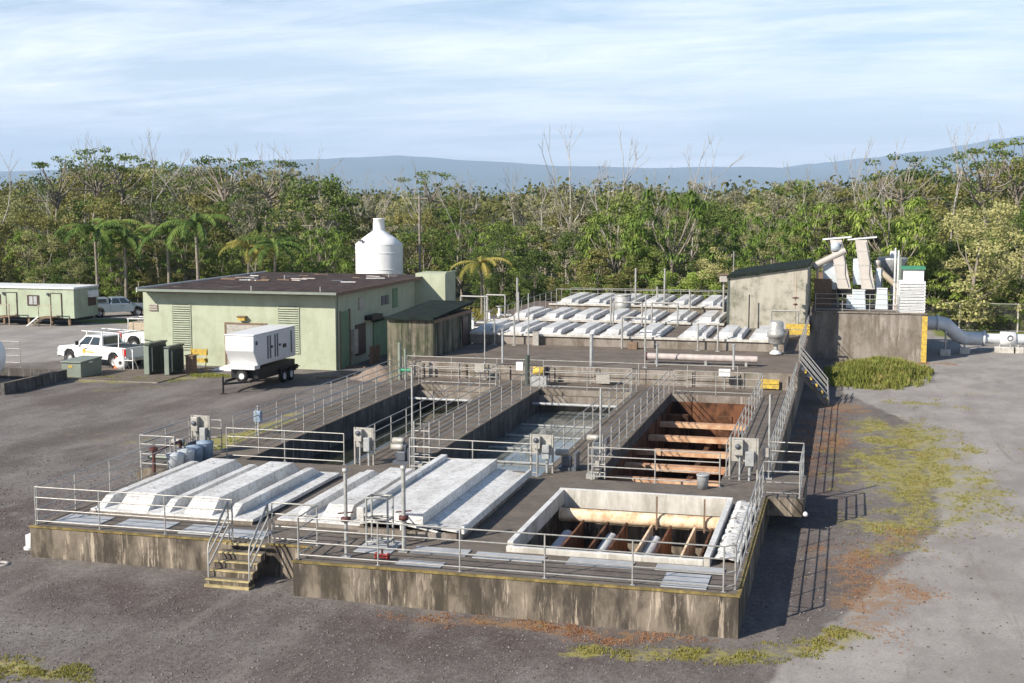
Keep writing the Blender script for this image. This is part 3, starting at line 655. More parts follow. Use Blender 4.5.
def tree_meshes(kind, rg):
    """returns (trunk builder, trunk material, crown builder, crown material); every tree about 9 m tall"""
    T, Cn = MB(), MB(); H = 9.
    lean = Vector((rg.uniform(-.5, .5), rg.uniform(-.5, .5), 0)); spots = []
    def limb(a, b, r):
        mid = (a + b) / 2 + Vector((rg.uniform(-.3, .3), rg.uniform(-.3, .3), rg.uniform(-.3, .1)))
        T.tube([a, mid, b], [r, r * .65, r * .25], 5, cap=False)
    top = Vector((0, 0, H * .72)) + lean; base = Vector((0, 0, -.2))
    if kind in ('bushy', 'olive', 'tan'):
        T.tube([base, Vector((0, 0, H * .35)) + lean * .4, top], [.17, .12, .04], 6, cap=False)
        nc = 46 if kind != 'tan' else 40
        for i in range(nc):
            a = rg.uniform(0, 2 * pi); h = rg.uniform(.05, 1.)
            rad = 2.9 * math.sqrt(max(.05, 1 - ((h - .5) / .62) ** 2)) * rg.uniform(.45, 1.08)
            c = Vector((cos(a) * rad, sin(a) * rad, H * h * rg.uniform(.93, 1.0))) + lean * h
            r = rg.uniform(.55, 1.0); clump(Cn, c, r, int(165 * r) + 20, .235 if kind != 'tan' else .20, rg, .8)
            if i % 4 == 0: limb(Vector((0, 0, max(1.2, c.z * .5))) + lean * h * .6, c, .055)
        return T, 'bark_pale', Cn, {'bushy': 'leaf_green', 'olive': 'leaf_olive', 'tan': 'leaf_tan'}[kind]
    if kind == 'sparse':
        T.tube([base, Vector((.1, 0, H * .4)) + lean * .6, Vector((0, 0, H * .85)) + lean], [.13, .09, .03], 6, cap=False)
        for i in range(26):
            a = rg.uniform(0, 2 * pi); h = rg.uniform(.45, 1.02); rad = rg.uniform(.3, 2.2)
            c = Vector((cos(a) * rad, sin(a) * rad, H * h)) + lean * h; limb(Vector((0, 0, c.z * .72)) + lean * h * .8, c, .04)
            clump(Cn, c, rg.uniform(.35, .7), 80, .20, rg, .6)
        return T, 'bark_pale', Cn, 'leaf_grey'
    if kind == 'umbrella':
        T.tube([base, Vector((.2, 0, H * .45)) + lean, Vector((0, 0, H * .75)) + lean * 2], [.16, .12, .07], 6, cap=False)
        for i in range(20):
            a = rg.uniform(0, 2 * pi); rad = rg.uniform(.5, 3.1)
            c = Vector((cos(a) * rad, sin(a) * rad, H * (1.02 - .035 * rad) - rg.choice([0, 0, .9, 1.7]))) + lean * 2
            limb(Vector((0, 0, H * rg.uniform(.6, .75))) + lean * 2, c, .06)
            clump(Cn, c, rg.uniform(.35, .65), 44, .175, rg, .4)
        return T, 'bark_pale', Cn, 'leaf_green'
    if kind == 'strap':
        T.tube([base, Vector((0, 0, H * .3)), Vector((0, 0, H * .5))], [.2, .18, .12], 6, cap=False)
        for i in range(78):
            a = rg.uniform(0, 2 * pi); h = rg.uniform(.22, 1.); rad = 3.0 * math.sqrt(max(.06, 1 - ((h - .55) / .56) ** 2)) * rg.uniform(.6, 1.05)
            c = Vector((cos(a) * rad, sin(a) * rad, H * h))
            if i % 3 == 0: limb(Vector((0, 0, max(1.5, c.z * .5))), c, .07)
            rosette(Cn, c, 44, .74, rg, .042)
        return T, 'bark_pale', Cn, 'leaf_bright'
def palm_meshes(rg, H=8.):
    T, fr = MB(), []
    T.tube([(0, 0, -.1), (.05, 0, H * .5), (0, .1, H)], [.15, .11, .09], 8, cap=False)
    sh = MB().tube([(0, .1, H - .9), (0, .1, H + .1)], [.13, .10], 8)
    for k in range(11):
        t = 2 * pi * k / 11 + rg.uniform(-.2, .2); e = rg.uniform(.15, 1.25); m = MB(); p = Vector((0, .1, H)); pts = [p.copy()]; d = Vector((cos(t), sin(t), 0)); e0 = e
        for i in range(9):
            p = p + (d * cos(e) + Vector((0, 0, sin(e)))) * .40; e -= .24; pts.append(p.copy())
        m.tube(pts, [.035] * 5 + [.015] * 5, 4, cap=False)
        sd = Vector((-sin(t), cos(t), 0))
        for i in range(1, 10):
            for q in (0, .5):
                a = pts[i] - (pts[i] - pts[i - 1]) * q
                for s in (-1, 1):
                    ln = .75 * (1 - abs(i - 4.5) / 8)
                    b = a + sd * s * ln * .75 + Vector((0, 0, -ln * .62)) + (pts[i] - pts[i - 1]) * .6
                    w = (pts[i] - pts[i - 1]).normalized() * .13
                    m.add([a - w, a + w, b], [(0, 1, 2)])
        fr.append(m)
    return T, sh, fr
def dead_meshes(rg, H=12.):
    T = MB()
    def br(p, d, l, r, n):
        q = p + d * l; mid = (p + q) / 2 + Vector((rg.uniform(-1, 1), rg.uniform(-1, 1), 0)) * l * .06
        T.tube([p, mid, q], [r, r * .8, r * .55], 5, cap=False)
        if n:
            for k in range(rg.choice((2, 2, 3))):
                dd = (d + Vector((rg.uniform(-.6, .6), rg.uniform(-.6, .6), rg.uniform(-.05, .35)))).normalized()
                br(q, dd, l * rg.uniform(.45, .7), r * .55, n - 1)
    br(Vector((0, 0, -.2)), Vector((rg.uniform(-.06, .06), rg.uniform(-.06, .06), 1)).normalized(), H * .46, .115, 4)
    return T
def px_of(x, y): return 512 + F * math.tan(math.atan2(x, y) + YAW)
PROTO = {}
def proto(kind, nv):
    out = []
    for v in range(nv):
        rg = random.Random(100 * len(kind) + v * 7 + sum(map(ord, kind)))
        if kind == 'dead': out.append(('dead', dead_meshes(rg).mesh('dead_tree', 'bark_dead')))
        elif kind == 'palm':
            T, sh, fr = palm_meshes(rg); out.append(('palm', T.mesh('trunk', 'bark_pale'), sh.mesh('crown_shaft', 'leaf_palm'), [f.mesh('frond', 'leaf_palm') for f in fr]))
        else:
            T, tm, Cn, cm = tree_meshes(kind, rg); out.append((kind, T.mesh('trunk', tm), Cn.mesh('crown', cm)))
    PROTO[kind] = out
for k, n in (('bushy', 5), ('olive', 5), ('tan', 3), ('sparse', 4), ('umbrella', 3), ('strap', 3), ('dead', 8), ('palm', 3)): proto(k, n)
NAME = {'bushy': 'broadleaf_tree', 'olive': 'broadleaf_tree', 'tan': 'flowering_tree', 'sparse': 'thin_tree', 'umbrella': 'umbrella_tree', 'strap': 'screw_pine', 'dead': 'dead_tree', 'palm': 'palm_tree'}
DESC = {'bushy': 'dense mid green leafy tree', 'olive': 'bushy olive green tree', 'tan': 'lumpy pale olive flowering tree', 'sparse': 'thin grey green tree', 'umbrella': 'tall flat crowned tree', 'strap': 'bright green screw pine', 'dead': 'bare grey dead tree with forked branches'}
def where(x, y):
    p = px_of(x, y)
    if p < 135: a = 'behind the trailer office'
    elif p < 345: a = 'beyond the green roof'
    elif p < 430: a = 'by the white tank'
    elif p < 560: a = 'beyond the grassy gap'
    elif p < 730: a = 'beyond the rear covers'
    elif p < 830: a = 'behind the stained wall'
    elif p < 930: a = 'behind the screen towers'
    else: a = 'behind the wire fence'
    return a + (', at the forest edge' if y < 113 else ', mid forest' if y < 140 else ', far back')
def put(kind, x, y, h, label=None, rot=None, wide=1., mat=None):
    P = rng.choice(PROTO[kind]); base = 12. if kind == 'dead' else 9. if kind != 'palm' else 9.4
    s = h / base; ro = rng.uniform(0, 2 * pi) if rot is None else rot
    lb = label or DESC[kind] + ' ' + where(x, y)
    gname = label and None
    if kind == 'dead':
        o = bpy.data.objects.new('dead_tree', P[1]); COL.objects.link(o); props(o, lb, 'tree', 'trees in the forest')
    else:
        o = bpy.data.objects.new(NAME[kind], None); COL.objects.link(o)
        props(o, lb, 'palm tree' if kind == 'palm' else 'tree', 'palm trees in front of the forest' if kind == 'palm' else 'trees in the forest')
        for me in P[1:]:
            for mm in (me if isinstance(me, list) else [me]):
                c = bpy.data.objects.new(mm.name.split('.')[0], mm); COL.objects.link(c); c.parent = o
                if mat and c.name.startswith(('crown', 'frond')):
                    c.material_slots[0].link = 'OBJECT'; c.material_slots[0].material = M[mat]
    o.location = (x, y, 0); o.rotation_euler = (0, 0, ro); o.scale = (s * wide, s * wide, s); return o
def topline(p):
    K = [(-60, 180), (0, 183), (40, 178), (90, 160), (160, 160), (200, 172), (260, 158), (320, 170), (355, 190), (430, 184), (520, 188), (570, 176), (640, 184), (700, 184), (760, 184), (830, 182), (880, 172), (920, 168), (960, 172), (1000, 158), (1090, 158)]
    for a, b in zip(K, K[1:]):
        if a[0] <= p <= b[0]: return a[1] + (b[1] - a[1]) * (p - a[0]) / (b[0] - a[0])
    return 175
rows = [(106.5, 5.2, 'front'), (110.5, 5.4, 'front'), (115.5, 5.6, 'mid'), (122, 6.2, 'mid'), (130, 6.6, 'mid'), (140, 7.2, 'back'), (152, 8, 'back'), (167, 9, 'back')]
for (Y, sp, zone) in rows:
    x0, x1 = -.83 * Y, .19 * Y; x = x0 + rng.uniform(0, sp)
    while x < x1:
        y = Y + rng.uniform(-1.8, 1.8); p = px_of(x, y); d = math.hypot(x, y)
        if zone == 'front' and (355 < p < 455):      # open clearing behind the white tank
            x += sp; continue
        if zone == 'front' and 735 < p < 1100 and Y < 108: x += sp; continue
        yt = topline(p)
        if zone == 'front': h = rng.uniform(5.4, 7.6); kinds = ['bushy', 'olive', 'bushy', 'strap', 'tan', 'olive']
        elif zone == 'mid': h = CZ + (196 - yt - rng.uniform(10, 48)) / F * d; h = max(7.5, h * rng.uniform(.88, 1.02)); kinds = ['olive', 'bushy', 'olive', 'tan', 'sparse', 'bushy', 'strap' if p > 430 else 'olive']
        else: h = CZ + (196 - yt - rng.uniform(-2, 16)) / F * d; h = max(8.5, h); kinds = ['sparse', 'olive', 'sparse', 'olive', 'tan', 'umbrella' if yt < 168 else 'sparse', 'bushy']
        put(rng.choice(kinds), x, y, h, wide=rng.uniform(.9, 1.15))
        x += sp * rng.uniform(.75, 1.25)
for i in range(76):
    Y = rng.uniform(116, 175); x = rng.uniform(-.80, .17) * Y; p = px_of(x, Y); d = math.hypot(x, Y)
    h = CZ + (196 - topline(p) + rng.uniform(-22, 22)) / F * d
    put('dead', x, Y, max(7.5, h), wide=rng.uniform(.7, 1.1))
def at(px, Y): b = YAW - math.atan((px - 512) / F); return -math.tan(b) * Y
for px, Y, yt, lb in ((5, 124, 148, 'bare grey forked dead tree at the left end of the skyline'), (150, 128, 136, 'tallest bare dead tree above the palms'), (283, 130, 138, 'bare dead tree above the green building roof'), (572, 120, 134, 'tall bare forked dead tree standing alone on the middle skyline'), (620, 126, 138, 'thin bare dead tree right of the middle forked one'), (690, 126, 142, 'bare dead tree beyond the farthest covers'), (856, 124, 146, 'bare dead tree above the leaning screen towers'), (948, 128, 134, 'bare dead tree on the right skyline against the mountain')):
    x = at(px, Y); put('dead', x, Y, CZ + (196 - yt) / F * math.hypot(x, Y), lb)
for px, Y, yt in ((95, 126, 152), (118, 127, 158), (235, 126, 157), (262, 128, 160), (60, 128, 163), (430, 150, 172), (905, 126, 158), (985, 128, 152), (1010, 130, 146)):
    x = at(px, Y); put('umbrella', x, Y, CZ + (196 - yt) / F * math.hypot(x, Y), wide=.95)
# the trees one can single out
put('strap', at(672, 108), 108, 10.6, 'big bright green screw pine beyond the right end of the rear covers', wide=1.15)
put('strap', at(615, 109), 109, 8.6, 'round screw pine left of the biggest bright green one', wide=1.2)
put('strap', at(893, 106), 106, 10.0, 'wide screw pine with drooping leaves behind the leaning screen towers', wide=1.22)
put('bushy', at(878, 104), 104.5, 6.0, 'dark leafy shrubby tree under the wide screw pine', wide=1.1)
put('tan', at(970, 104), 104.5, 9.6, 'big lumpy pale olive tree behind the wire fence', wide=1.3)
put('tan', at(1020, 106), 106, 9.0, 'pale olive tree cut by the right edge of the picture', wide=1.1)
put('bushy', at(925, 104), 104.5, 5.5, 'green shrubby tree filling the gap above the white louvred cabinet', wide=.9)
put('strap', at(768, 106), 106, 7.0, 'screw pine rising behind the stained concrete wall', wide=1.1)
put('bushy', at(512, 101), 102, 4.2, 'small round glossy shrub tree left of the rear covers', wide=1.0)
put('olive', at(700, 104), 103.5, 4.6, 'low leafy shrub tree behind the lamp at the farthest railing', mat='leaf_bright', wide=1.1)
put('olive', at(660, 104), 103.5, 4.2, 'low pale green shrub tree behind the two white posts', mat='leaf_bright', wide=1.1)
for i, (px, Y, h) in enumerate(((97, 101, 8.4), (125, 102, 7.6), (168, 101, 8.2), (198, 100, 9.2), (112, 104, 8.6), (248, 100, 6.9), (275, 100, 7.2))):
    put('palm', at(px, Y), Y, h, ['slender palm nearest the trailer office', 'short palm second from the trailer office', 'tall palm left of the tallest one', 'tallest palm rising over the green building', 'leaning palm between the first two palms', 'yellowing short palm above the green roof', 'palm with yellow lower fronds left of the lamp post'][i], mat='leaf_yellow' if i in (5,) else None, wide=1.25)
put('palm', at(482, 101), 101, 5.6, 'yellow green palm in the grassy gap left of the rear covers', mat='leaf_yellow', wide=1.5)
for i in range(40):
    px = [445, 1040][1] - i * 15.2 if i < 32 else 40 + (i - 32) * 38
    Y = 105.2 + rng.uniform(-.8, 1.4); x = at(px + rng.uniform(-5, 5), Y)
    if 395 < px < 470: continue
    k = rng.choice(('bushy', 'olive', 'strap', 'bushy'))
    put(k, x, Y, rng.uniform(2.8, 4.6), {'bushy': 'low round green shrub tree ', 'olive': 'low olive shrub tree ', 'strap': 'low bright shrubby screw pine '}[k] + where(x, Y), wide=rng.uniform(1.3, 1.7))
# forest beyond the individual trees: one mass
fw = MB(); rg = random.Random(5)
for i in range(620):
    Y = 178 + 420 * rg.random() ** 1.5; x = rg.uniform(-.84, .2) * Y; p = px_of(x, Y); d = math.hypot(x, Y)
    h = max(8, CZ + (196 - topline(p) - rg.uniform(2, 14)) / F * d * (.9 if Y < 300 else .55))
    for k in range(9):
        c = Vector((x + rg.uniform(-3.4, 3.4), Y + rg.uniform(-3, 3), h * rg.uniform(.45, 1.)))
        for _ in range(16): leaf(fw, c + Vector((rg.gauss(0, 1), rg.gauss(0, 1), rg.gauss(0, .8))) * 1.0, .75, rg)
solo('far_wood', fw, 'leaf_olive', kind='stuff', loc=(0, 0, 0), fix=False)

# ------------------------------------------------------------------ grass and weeds
def blades(name, mat, spots, hmin, hmax, w=.02, n=1000, acc=None, den=None, seed=3):
    rg = random.Random(seed); m = MB(); c = 0; tries = 0
    while c < n and tries < n * 30:
        tries += 1
        cx, cy, rx, ry = rg.choice(spots); a = rg.uniform(0, 2 * pi); q = math.sqrt(rg.random())
        x, y = cx + rx * q * cos(a), cy + ry * q * sin(a)
        k = .5 + .5 * sin(x * 2.3 + sin(y * 1.7) * 2) * sin(y * 2.9 + x)
        if acc:
            q = .5; pt = patch(x, y)
            if rg.random() > acc(x, y) * pt * pt * 1.6: continue
        elif rg.random() > k * k * 1.4 * (1.15 - q): continue
        c += 1
        h = rg.uniform(hmin, hmax) * (1.2 - .5 * q)
        for b in range(4):
            t = rg.uniform(0, 2 * pi); l = h * rg.uniform(.6, 1.1); dx, dy = cos(t), sin(t); sp_ = rg.uniform(.1, .7)
            zb = (den(x, y) if den else 0) + gz(x, y)
            p = Vector((x + rg.uniform(-.04, .04), y + rg.uniform(-.04, .04), zb)); s_ = Vector((-dy, dx, 0)) * w * (1 + h)
            tip = p + Vector((dx * l * sp_, dy * l * sp_, l))
            md_ = p + Vector((dx * l * sp_ * .35, dy * l * sp_ * .35, l * .6))
            m.add([p - s_, p + s_, md_ + s_ * .7, md_ - s_ * .7, tip], [(0, 1, 2, 3), (3, 2, 4)])
    return solo(name, m, mat, kind='stuff', loc=(0, 0, 0), fix=False)
def mound_h(x, y): return max(0, (.42 + .1 * sin(x * 2.1 + y)) * (1 - ((x - 1.5) / 2.7) ** 2 - ((y - 76) / 5.2) ** 2))
mm = MB(); n = 24
for j in range(n + 1):
    for i in range(n + 1):
        x = -1.6 + 6.2 * i / n; y = 70.4 + 11.2 * j / n; mm.v.append((x, y, mound_h(x, y) - .03))
mm.f = [(j * (n + 1) + i, j * (n + 1) + i + 1, (j + 1) * (n + 1) + i + 1, (j + 1) * (n + 1) + i) for j in range(n) for i in range(n)]; mm.sm = [True] * len(mm.f)
solo('grass_mound', mm, 'meadow', kind='structure', loc=(0, 0, 0))
blades('tall_grass', 'grass_blades', [(1.5, 76, 2.3, 4.8), (2.8, 78.4, 2.1, 3.2), (.4, 73.8, 1.9, 3.2), (1.6, 76, 3.0, 5.6)], .15, .62, .022, 7500, den=mound_h)
blades('mound_weeds', 'weed_blades', [(1.5, 76, 2.3, 4.8), (2.8, 78.4, 2.1, 3.2), (3.3, 79, 1.5, 2.5)], .15, .5, .02, 3200, den=mound_h, seed=23)
blades('weeds', 'weed_blades', [(2.8, 50, 5, 20), (2.8, 50, 5, 20), (-2.5, 29, 4, 2.4), (-18, 22.8, 3.2, 1.2)], .015, .08, .009, 9000, seed=8, acc=moss_f)
blades('red_weeds', 'red_weed', [(1, 36, 3, 8), (-.6, 55, 2, 9), (-7.5, 28.9, 5.5, .8), (5.2, 82.2, 1.4, 1)], .015, .06, .008, 3200, seed=9, acc=red_f)
blades('verge_grass', 'grass_blades', [(-24.2, 48, 1.5, 6), (-23.4, 42.5, .8, 2), (-40, 64, 5, 1.2), (-36, 66.5, 2.4, .8)], .04, .14, .016, 2200, seed=10)
blades('meadow_grass', 'weed_blades', [(-28.5, 99, 5, 6), (-30, 104, 6, 3.5), (-27, 95, 3, 2)], .3, .9, .04, 3200, seed=12)
blades('fence_grass', 'grass_blades', [(9, 106, 6, 1.5), (14, 106, 6, 1.5), (5, 107, 3, 1.4), (19, 106, 4, 1.5)], .7, 1.7, .05, 3000, seed=13)

# loose stones lying on the gravel in the foreground: one mass
sg = MB(); rg = random.Random(31)
for i in range(15000):
    y = 21.5 + 22 * rg.random() ** 1.7; x = rg.uniform(-.86 * y, .17 * y)
    if -22.4 < x < -2.2 and y > 29.3: continue
    if rg.random() < asph_f(x, y) * .85: continue
    r = rg.uniform(.012, .038) * (1 + (y > 30) * .3); z = gz(x, y); a = rg.uniform(0, 3); q = [(x + r * cos(a + k * 1.571) * rg.uniform(.7, 1.2), y + r * sin(a + k * 1.571) * rg.uniform(.7, 1.2), z + r * .15) for k in range(4)]
    sg.add(q + [(x, y, z + r * rg.uniform(.6, 1.1))], [(0, 1, 4), (1, 2, 4), (2, 3, 4), (3, 0, 4)])
solo('loose_stones', sg, 'stone', kind='stuff', loc=(0, 0, 0), fix=False)
# ------------------------------------------------------------------ green process building
bd = thing('green_building', 'long low pale green building with dark brown flat roof and louvred openings', 'building', (-36, 70.5, 0))
BX0, BX1, BY0, BY1 = -42.1, -29.4, 70.5, 87.0
part('front_wall', M2((BX0, BY0, 0, BX1, BY0 + .3, 4.5)), 'green_paint', bd)
part('side_wall', M2((BX1 - .3, BY0 + .3, 0, BX1, BY1, 4.5)), 'green_paint', bd)
part('side_wall', M2((BX0, BY0 + .3, 0, BX0 + .3, BY1, 4.5)), 'green_paint', bd)
part('rear_wall', M2((BX0 + .3, BY1 - .3, 0, BX1 - .3, BY1, 4.5)), 'green_paint', bd)
rf_ = part('roof', M2((BX0 + .2, BY0 - 1.0, 4.505, BX1 + .45, BY1 + .4, 4.70)), 'brown_roofing', bd)
part('fascia', M2((BX0 + .2, BY0 - 1.06, 4.56, BX1 + .5, BY0 - 1.003, 4.71)), 'equipment_green_light', bd)
part('fascia', M2((BX1 + .453, BY0 - 1.0, 4.5, BX1 + .51, BY1 + .4, 4.73)), 'wood_brown', bd)
part('fascia', M2((BX0 + .14, BY0 - 1.0, 4.5, BX0 + .197, BY1 + .4, 4.78)), 'tarp_white', bd)
part('rear_block', M2((-29.39, 85.0, 0, -27.22, 87.4, 4.95)), 'green_paint', bd)
part('rear_block_edge', M2((-27.25, 84.95, 4.951, -27.15, 87.45, 5.05)), 'green_paint', bd)
rg = random.Random(4)
for i in range(26):
    x, y = rg.uniform(BX0 + 1, BX1 - 1), rg.uniform(BY0 + 7, BY1 - 1); w = rg.uniform(.15, .7)
    m = MB().box(-w, -.18 * w, 0, w, .18 * w, .05); a = rg.uniform(-.5, .5)
    m.v = [(x + vx * cos(a) - vy * sin(a), y + vx * sin(a) + vy * cos(a), 4.703 + vz) for vx, vy, vz in m.v]
    part('roof_patch', m, ('tarp_white', 'pink_pipe', 'stripe_dark')[i % 3], bd) if i < 14 else part('roof_patch', m, 'wood_brown', bd)
for x, y in ((-30.2, 70.2), (-34.5, 69.9), (-37, 80), (-31, 84)): part('vent_pipe', MB().cyl((x, y, 4.7), .04, .28, 8), 'galvanised', bd)
def louver(x0, x1, z0, z1, n):
    f = part('louvre', M2((x0, BY0 - .05, z0, x0 + .07, BY0 - .003, z1), (x1 - .07, BY0 - .05, z0, x1, BY0 - .003, z1), (x0 + .07, BY0 - .05, z1 - .07, x1 - .07, BY0 - .003, z1), (x0 + .07, BY0 - .05, z0, x1 - .07, BY0 - .003, z0 + .07)), 'louver_green', bd)
    m = MB(); h = (z1 - z0 - .14) / n
    for i in range(n):
        z = z0 + .07 + i * h
        m.add([(x0 + .07, BY0 - .09, z), (x1 - .07, BY0 - .09, z), (x1 - .07, BY0 - .01, z + h * .62), (x0 + .07, BY0 - .01, z + h * .62), (x0 + .07, BY0 - .075, z - .01), (x1 - .07, BY0 - .075, z - .01)], [(0, 1, 2, 3), (0, 4, 5, 1)])
    part('louvre_blades', m, 'louver_green', f, fix=False)
    part('louvre_back', M2((x0 + .07, BY0 - .008, z0 + .07, x1 - .07, BY0 - .002, z1 - .07)), 'stripe_dark', f)
louver(-40.15, -38.85, .9, 3.8, 20); louver(-33.1, -31.7, .9, 3.82, 20)
sv = part('vent_grille', M2((-41.65, BY0 - .06, 3.28, -41.1, BY0 - .003, 3.72)), 'cabinet_grey', bd)
part('grille_bars', M2(*[(-41.67, BY0 - .08, 3.3 + k * .14, -41.08, BY0 - .062, 3.34 + k * .14) for k in range(3)]), 'wood_brown', sv)
wl = part('wall_lamp', M2((-35.6, BY0 - .28, 2.85, -35.15, BY0 - .003, 3.05)), 'sign_yellow', bd); part('lamp_hood', M2((-35.65, BY0 - .34, 3.051, -35.1, BY0 - .003, 3.12)), 'wood_brown', wl)
dr = part('roller_door', M2((-36.5, BY0 - .04, 0, -33.9, BY0 - .003, 2.6)), 'cabinet_grey', bd)
part('door_frame', M2((-36.6, BY0 - .07, 0, -36.5, BY0 - .002, 2.7), (-33.9, BY0 - .07, 0, -33.8, BY0 - .002, 2.7), (-36.5, BY0 - .07, 2.6, -33.9, BY0 - .002, 2.7)), 'wood_brown', dr)
# details on the shaded side wall
part('tall_door', M2((BX1 + .003, 71.1, 0, BX1 + .06, 72.5, 3.4)), 'green_paint_dark', bd)
part('door_frame', M2((BX1 + .003, 70.95, 0, BX1 + .1, 71.09, 3.5), (BX1 + .003, 72.51, 0, BX1 + .1, 72.65, 3.5)), 'wood_brown', bd)
part('window', M2((BX1 + .003, 74.2, 3.3, BX1 + .08, 74.9, 4.0)), 'cabinet_grey', bd)
part('window', M2((BX1 + .003, 78.2, 3.25, BX1 + .06, 78.8, 3.85), (BX1 + .003, 78.95, 3.25, BX1 + .06, 79.5, 3.85)), 'stripe_dark', bd)
part('window', M2((BX1 + .003, 80.3, 2.9, BX1 + .06, 81.2, 4.2)), 'green_paint_dark', bd)
part('air_conditioner', M2((BX1 + .003, 75.2, 2.55, BX1 + .55, 77.0, 2.85)), 'black_metal', bd)
part('window', M2((BX1 + .003, 73.6, .5, BX1 + .08, 75.2, 2.4)), 'window_brown', bd, 'dark barred window')
part('side_door', M2((BX1 + .003, 76.6, 0, BX1 + .10, 79.0, 2.3)), 'green_paint_dark', bd)
part('door_canopy', M2((BX1 + .003, 76.4, 2.35, BX1 + .35, 79.2, 2.45)), 'dark_roof_green', bd)
part('electric_panel', M2((BX1 + .003, 72.75, .7, BX1 + .3, 73.35, 2.2)), 'cabinet_grey', bd)
part('downpipe', MB().tube([(BX1 + .08, 70.8, 0), (BX1 + .08, 70.8, 4.45)], .05, 8), 'green_paint', bd)
# ------------------------------------------------------------------ weathered shed
sh = thing('shed', 'weathered stained concrete shed with dark green sloping roof beside the green building', 'shed', (-22.4, 64, 0))
SX0, SX1, SY0, SY1 = -23.75, -21.2, 64.05, 71.2
part('walls', M2((SX0, SY0, 0, SX1, SY1, 3.78)), 'shed_boards', sh)
part('roof', MB().prism([(SY0 - .25, 3.80), (SY1 + .2, 4.12), (SY1 + .2, 4.24), (SY0 - .25, 3.92)], 'x', SX0 - .06, SX1 + .1), 'dark_roof_green', sh)
part('gable_strip', M2((SX1 + .003, SY0 + .2, 3.6, SX1 + .03, SY1, 3.79)), 'wood_brown', sh)
part('door', M2((SX1 + .003, 69.3, 1.86, SX1 + .06, 70.3, 3.5)), 'window_brown', sh)
part('corner_strip', M2((SX1 - .2, SY0 - .03, 0, SX1 + .02, SY0 - .003, 3.77)), 'shed_boards', sh)
# ------------------------------------------------------------------ white cone topped tank
wt_ = thing('storage_tank', 'white round tank with cone top and short neck behind the green building', 'tank', (-39.6, 105, 0))
part('shell', MB().lathe([(2.05, 0), (2.05, 6.1)], (-39.6, 105, 0), 40), 'tank_white', wt_)
part('cone', MB().lathe([(2.05, 6.1), (2.08, 6.16), (1.35, 6.75), (.54, 7.3), (.52, 7.36)], (-39.6, 105, 0), 40), 'tank_white', wt_)
part('neck', MB().lathe([(.52, 7.34), (.49, 8.3), (.52, 8.31), (.52, 8.37), (0, 8.39)], (-39.6, 105, 0), 28), 'tank_white', wt_)
for z in (2, 4, 5.4): part('hoop', MB().lathe([(2.06, z), (2.08, z + .02), (2.08, z + .07), (2.06, z + .09)], (-39.6, 105, 0), 40), 'tank_white', wt_)
part('hatch_mark', M2((-40.65, 102.98, 6.4, -40.45, 103.4, 6.6)), 'stripe_dark', wt_)

# ------------------------------------------------------------------ generator trailer
gt = thing('generator_trailer', 'white boxed generator on a black tandem axle trailer in front of the green building', 'generator trailer', (-31.15, 64.3, 0))
gx0, gx1, gy0, gy1 = -32.0, -30.35, 61.6, 66.9
part('enclosure', MB().prism([(gy0 + .0, 2.15), (gy0 + .55, 1.30), (gy1, 1.30), (gy1, 2.95), (gy0 + .03, 2.95)], 'x', gx0, gx1), 'white_paint', gt, bevel=.04)
part('nose_base', M2((gx0 - .01, gy0 + .05, 1.14, gx1 + .01, gy0 + .7, 1.36)), 'white_paint', gt, bevel=.02)
part('roof_panel', M2((gx0 - .03, gy0 - .02, 2.952, gx1 + .03, gy1 + .03, 3.02)), 'white_paint', gt, bevel=.02)
for y in (63.25, 63.55, 64.15, 64.45, 66.25): part('louvre', M2((gx1 + .003, y, 1.55, gx1 + .03, y + .12, 2.8)), 'stripe_dark', gt)
part('door_handle', M2((gx1 + .003, 63.72, 2.1, gx1 + .05, 63.86, 2.22)), 'black_metal', gt)
part('door_handle', M2((gx1 + .003, 64.72, 2.1, gx1 + .05, 64.86, 2.22)), 'black_metal', gt)
part('control_panel', M2((gx1 + .003, 65.2, 1.95, gx1 + .04, 65.6, 2.15)), 'black_metal', gt)
part('latch', M2((gx1 + .003, 61.85, 2.45, gx1 + .05, 62.0, 2.65)), 'stripe_dark', gt)
part('fuel_tank', M2((gx0 + .06, gy0 + .5, .62, gx1 - .02, gy1 - .1, 1.13)), 'black_metal', gt)
part('frame', M2((gx0 + .1, gy0 - .3, .5, gx0 + .22, gy1 + .5, .62), (gx1 - .22, gy0 - .3, .5, gx1 - .1, gy1 + .5, .62), (gx0 + .1, gy1 + .38, .5, gx1 - .1, gy1 + .5, .75)), 'black_metal', gt)
part('tongue', MB().tube([(gx0 + .2, gy0 - .2, .55), (-31.6, gy0 - 1.1, .52)], .06, 6).tube([(gx1 - .2, gy0 - .2, .55), (-31.6, gy0 - 1.1, .52)], .06, 6), 'black_metal', gt)
part('jack', MB().tube([(-31.6, gy0 - 1.1, 0), (-31.6, gy0 - 1.1, .9)], .05, 8).box(-31.75, gy0 - 1.25, -.0, -31.45, gy0 - .95, .03), 'black_metal', gt)
sp_ = part('spare_wheel', MB().lathe([(.16, -.09), (.33, -.1), (.36, 0), (.33, .1), (.16, .09)], (-31.15, gy0 + .2, .78), 22, 'y'), 'tyre_rubber', gt)
part('rim', MB().lathe([(0, -.1), (.08, -.1), (.19, -.06), (.21, -.085), (.21, .0)], (-31.15, gy0 + .19, .78), 18, 'y'), 'white_paint', sp_)
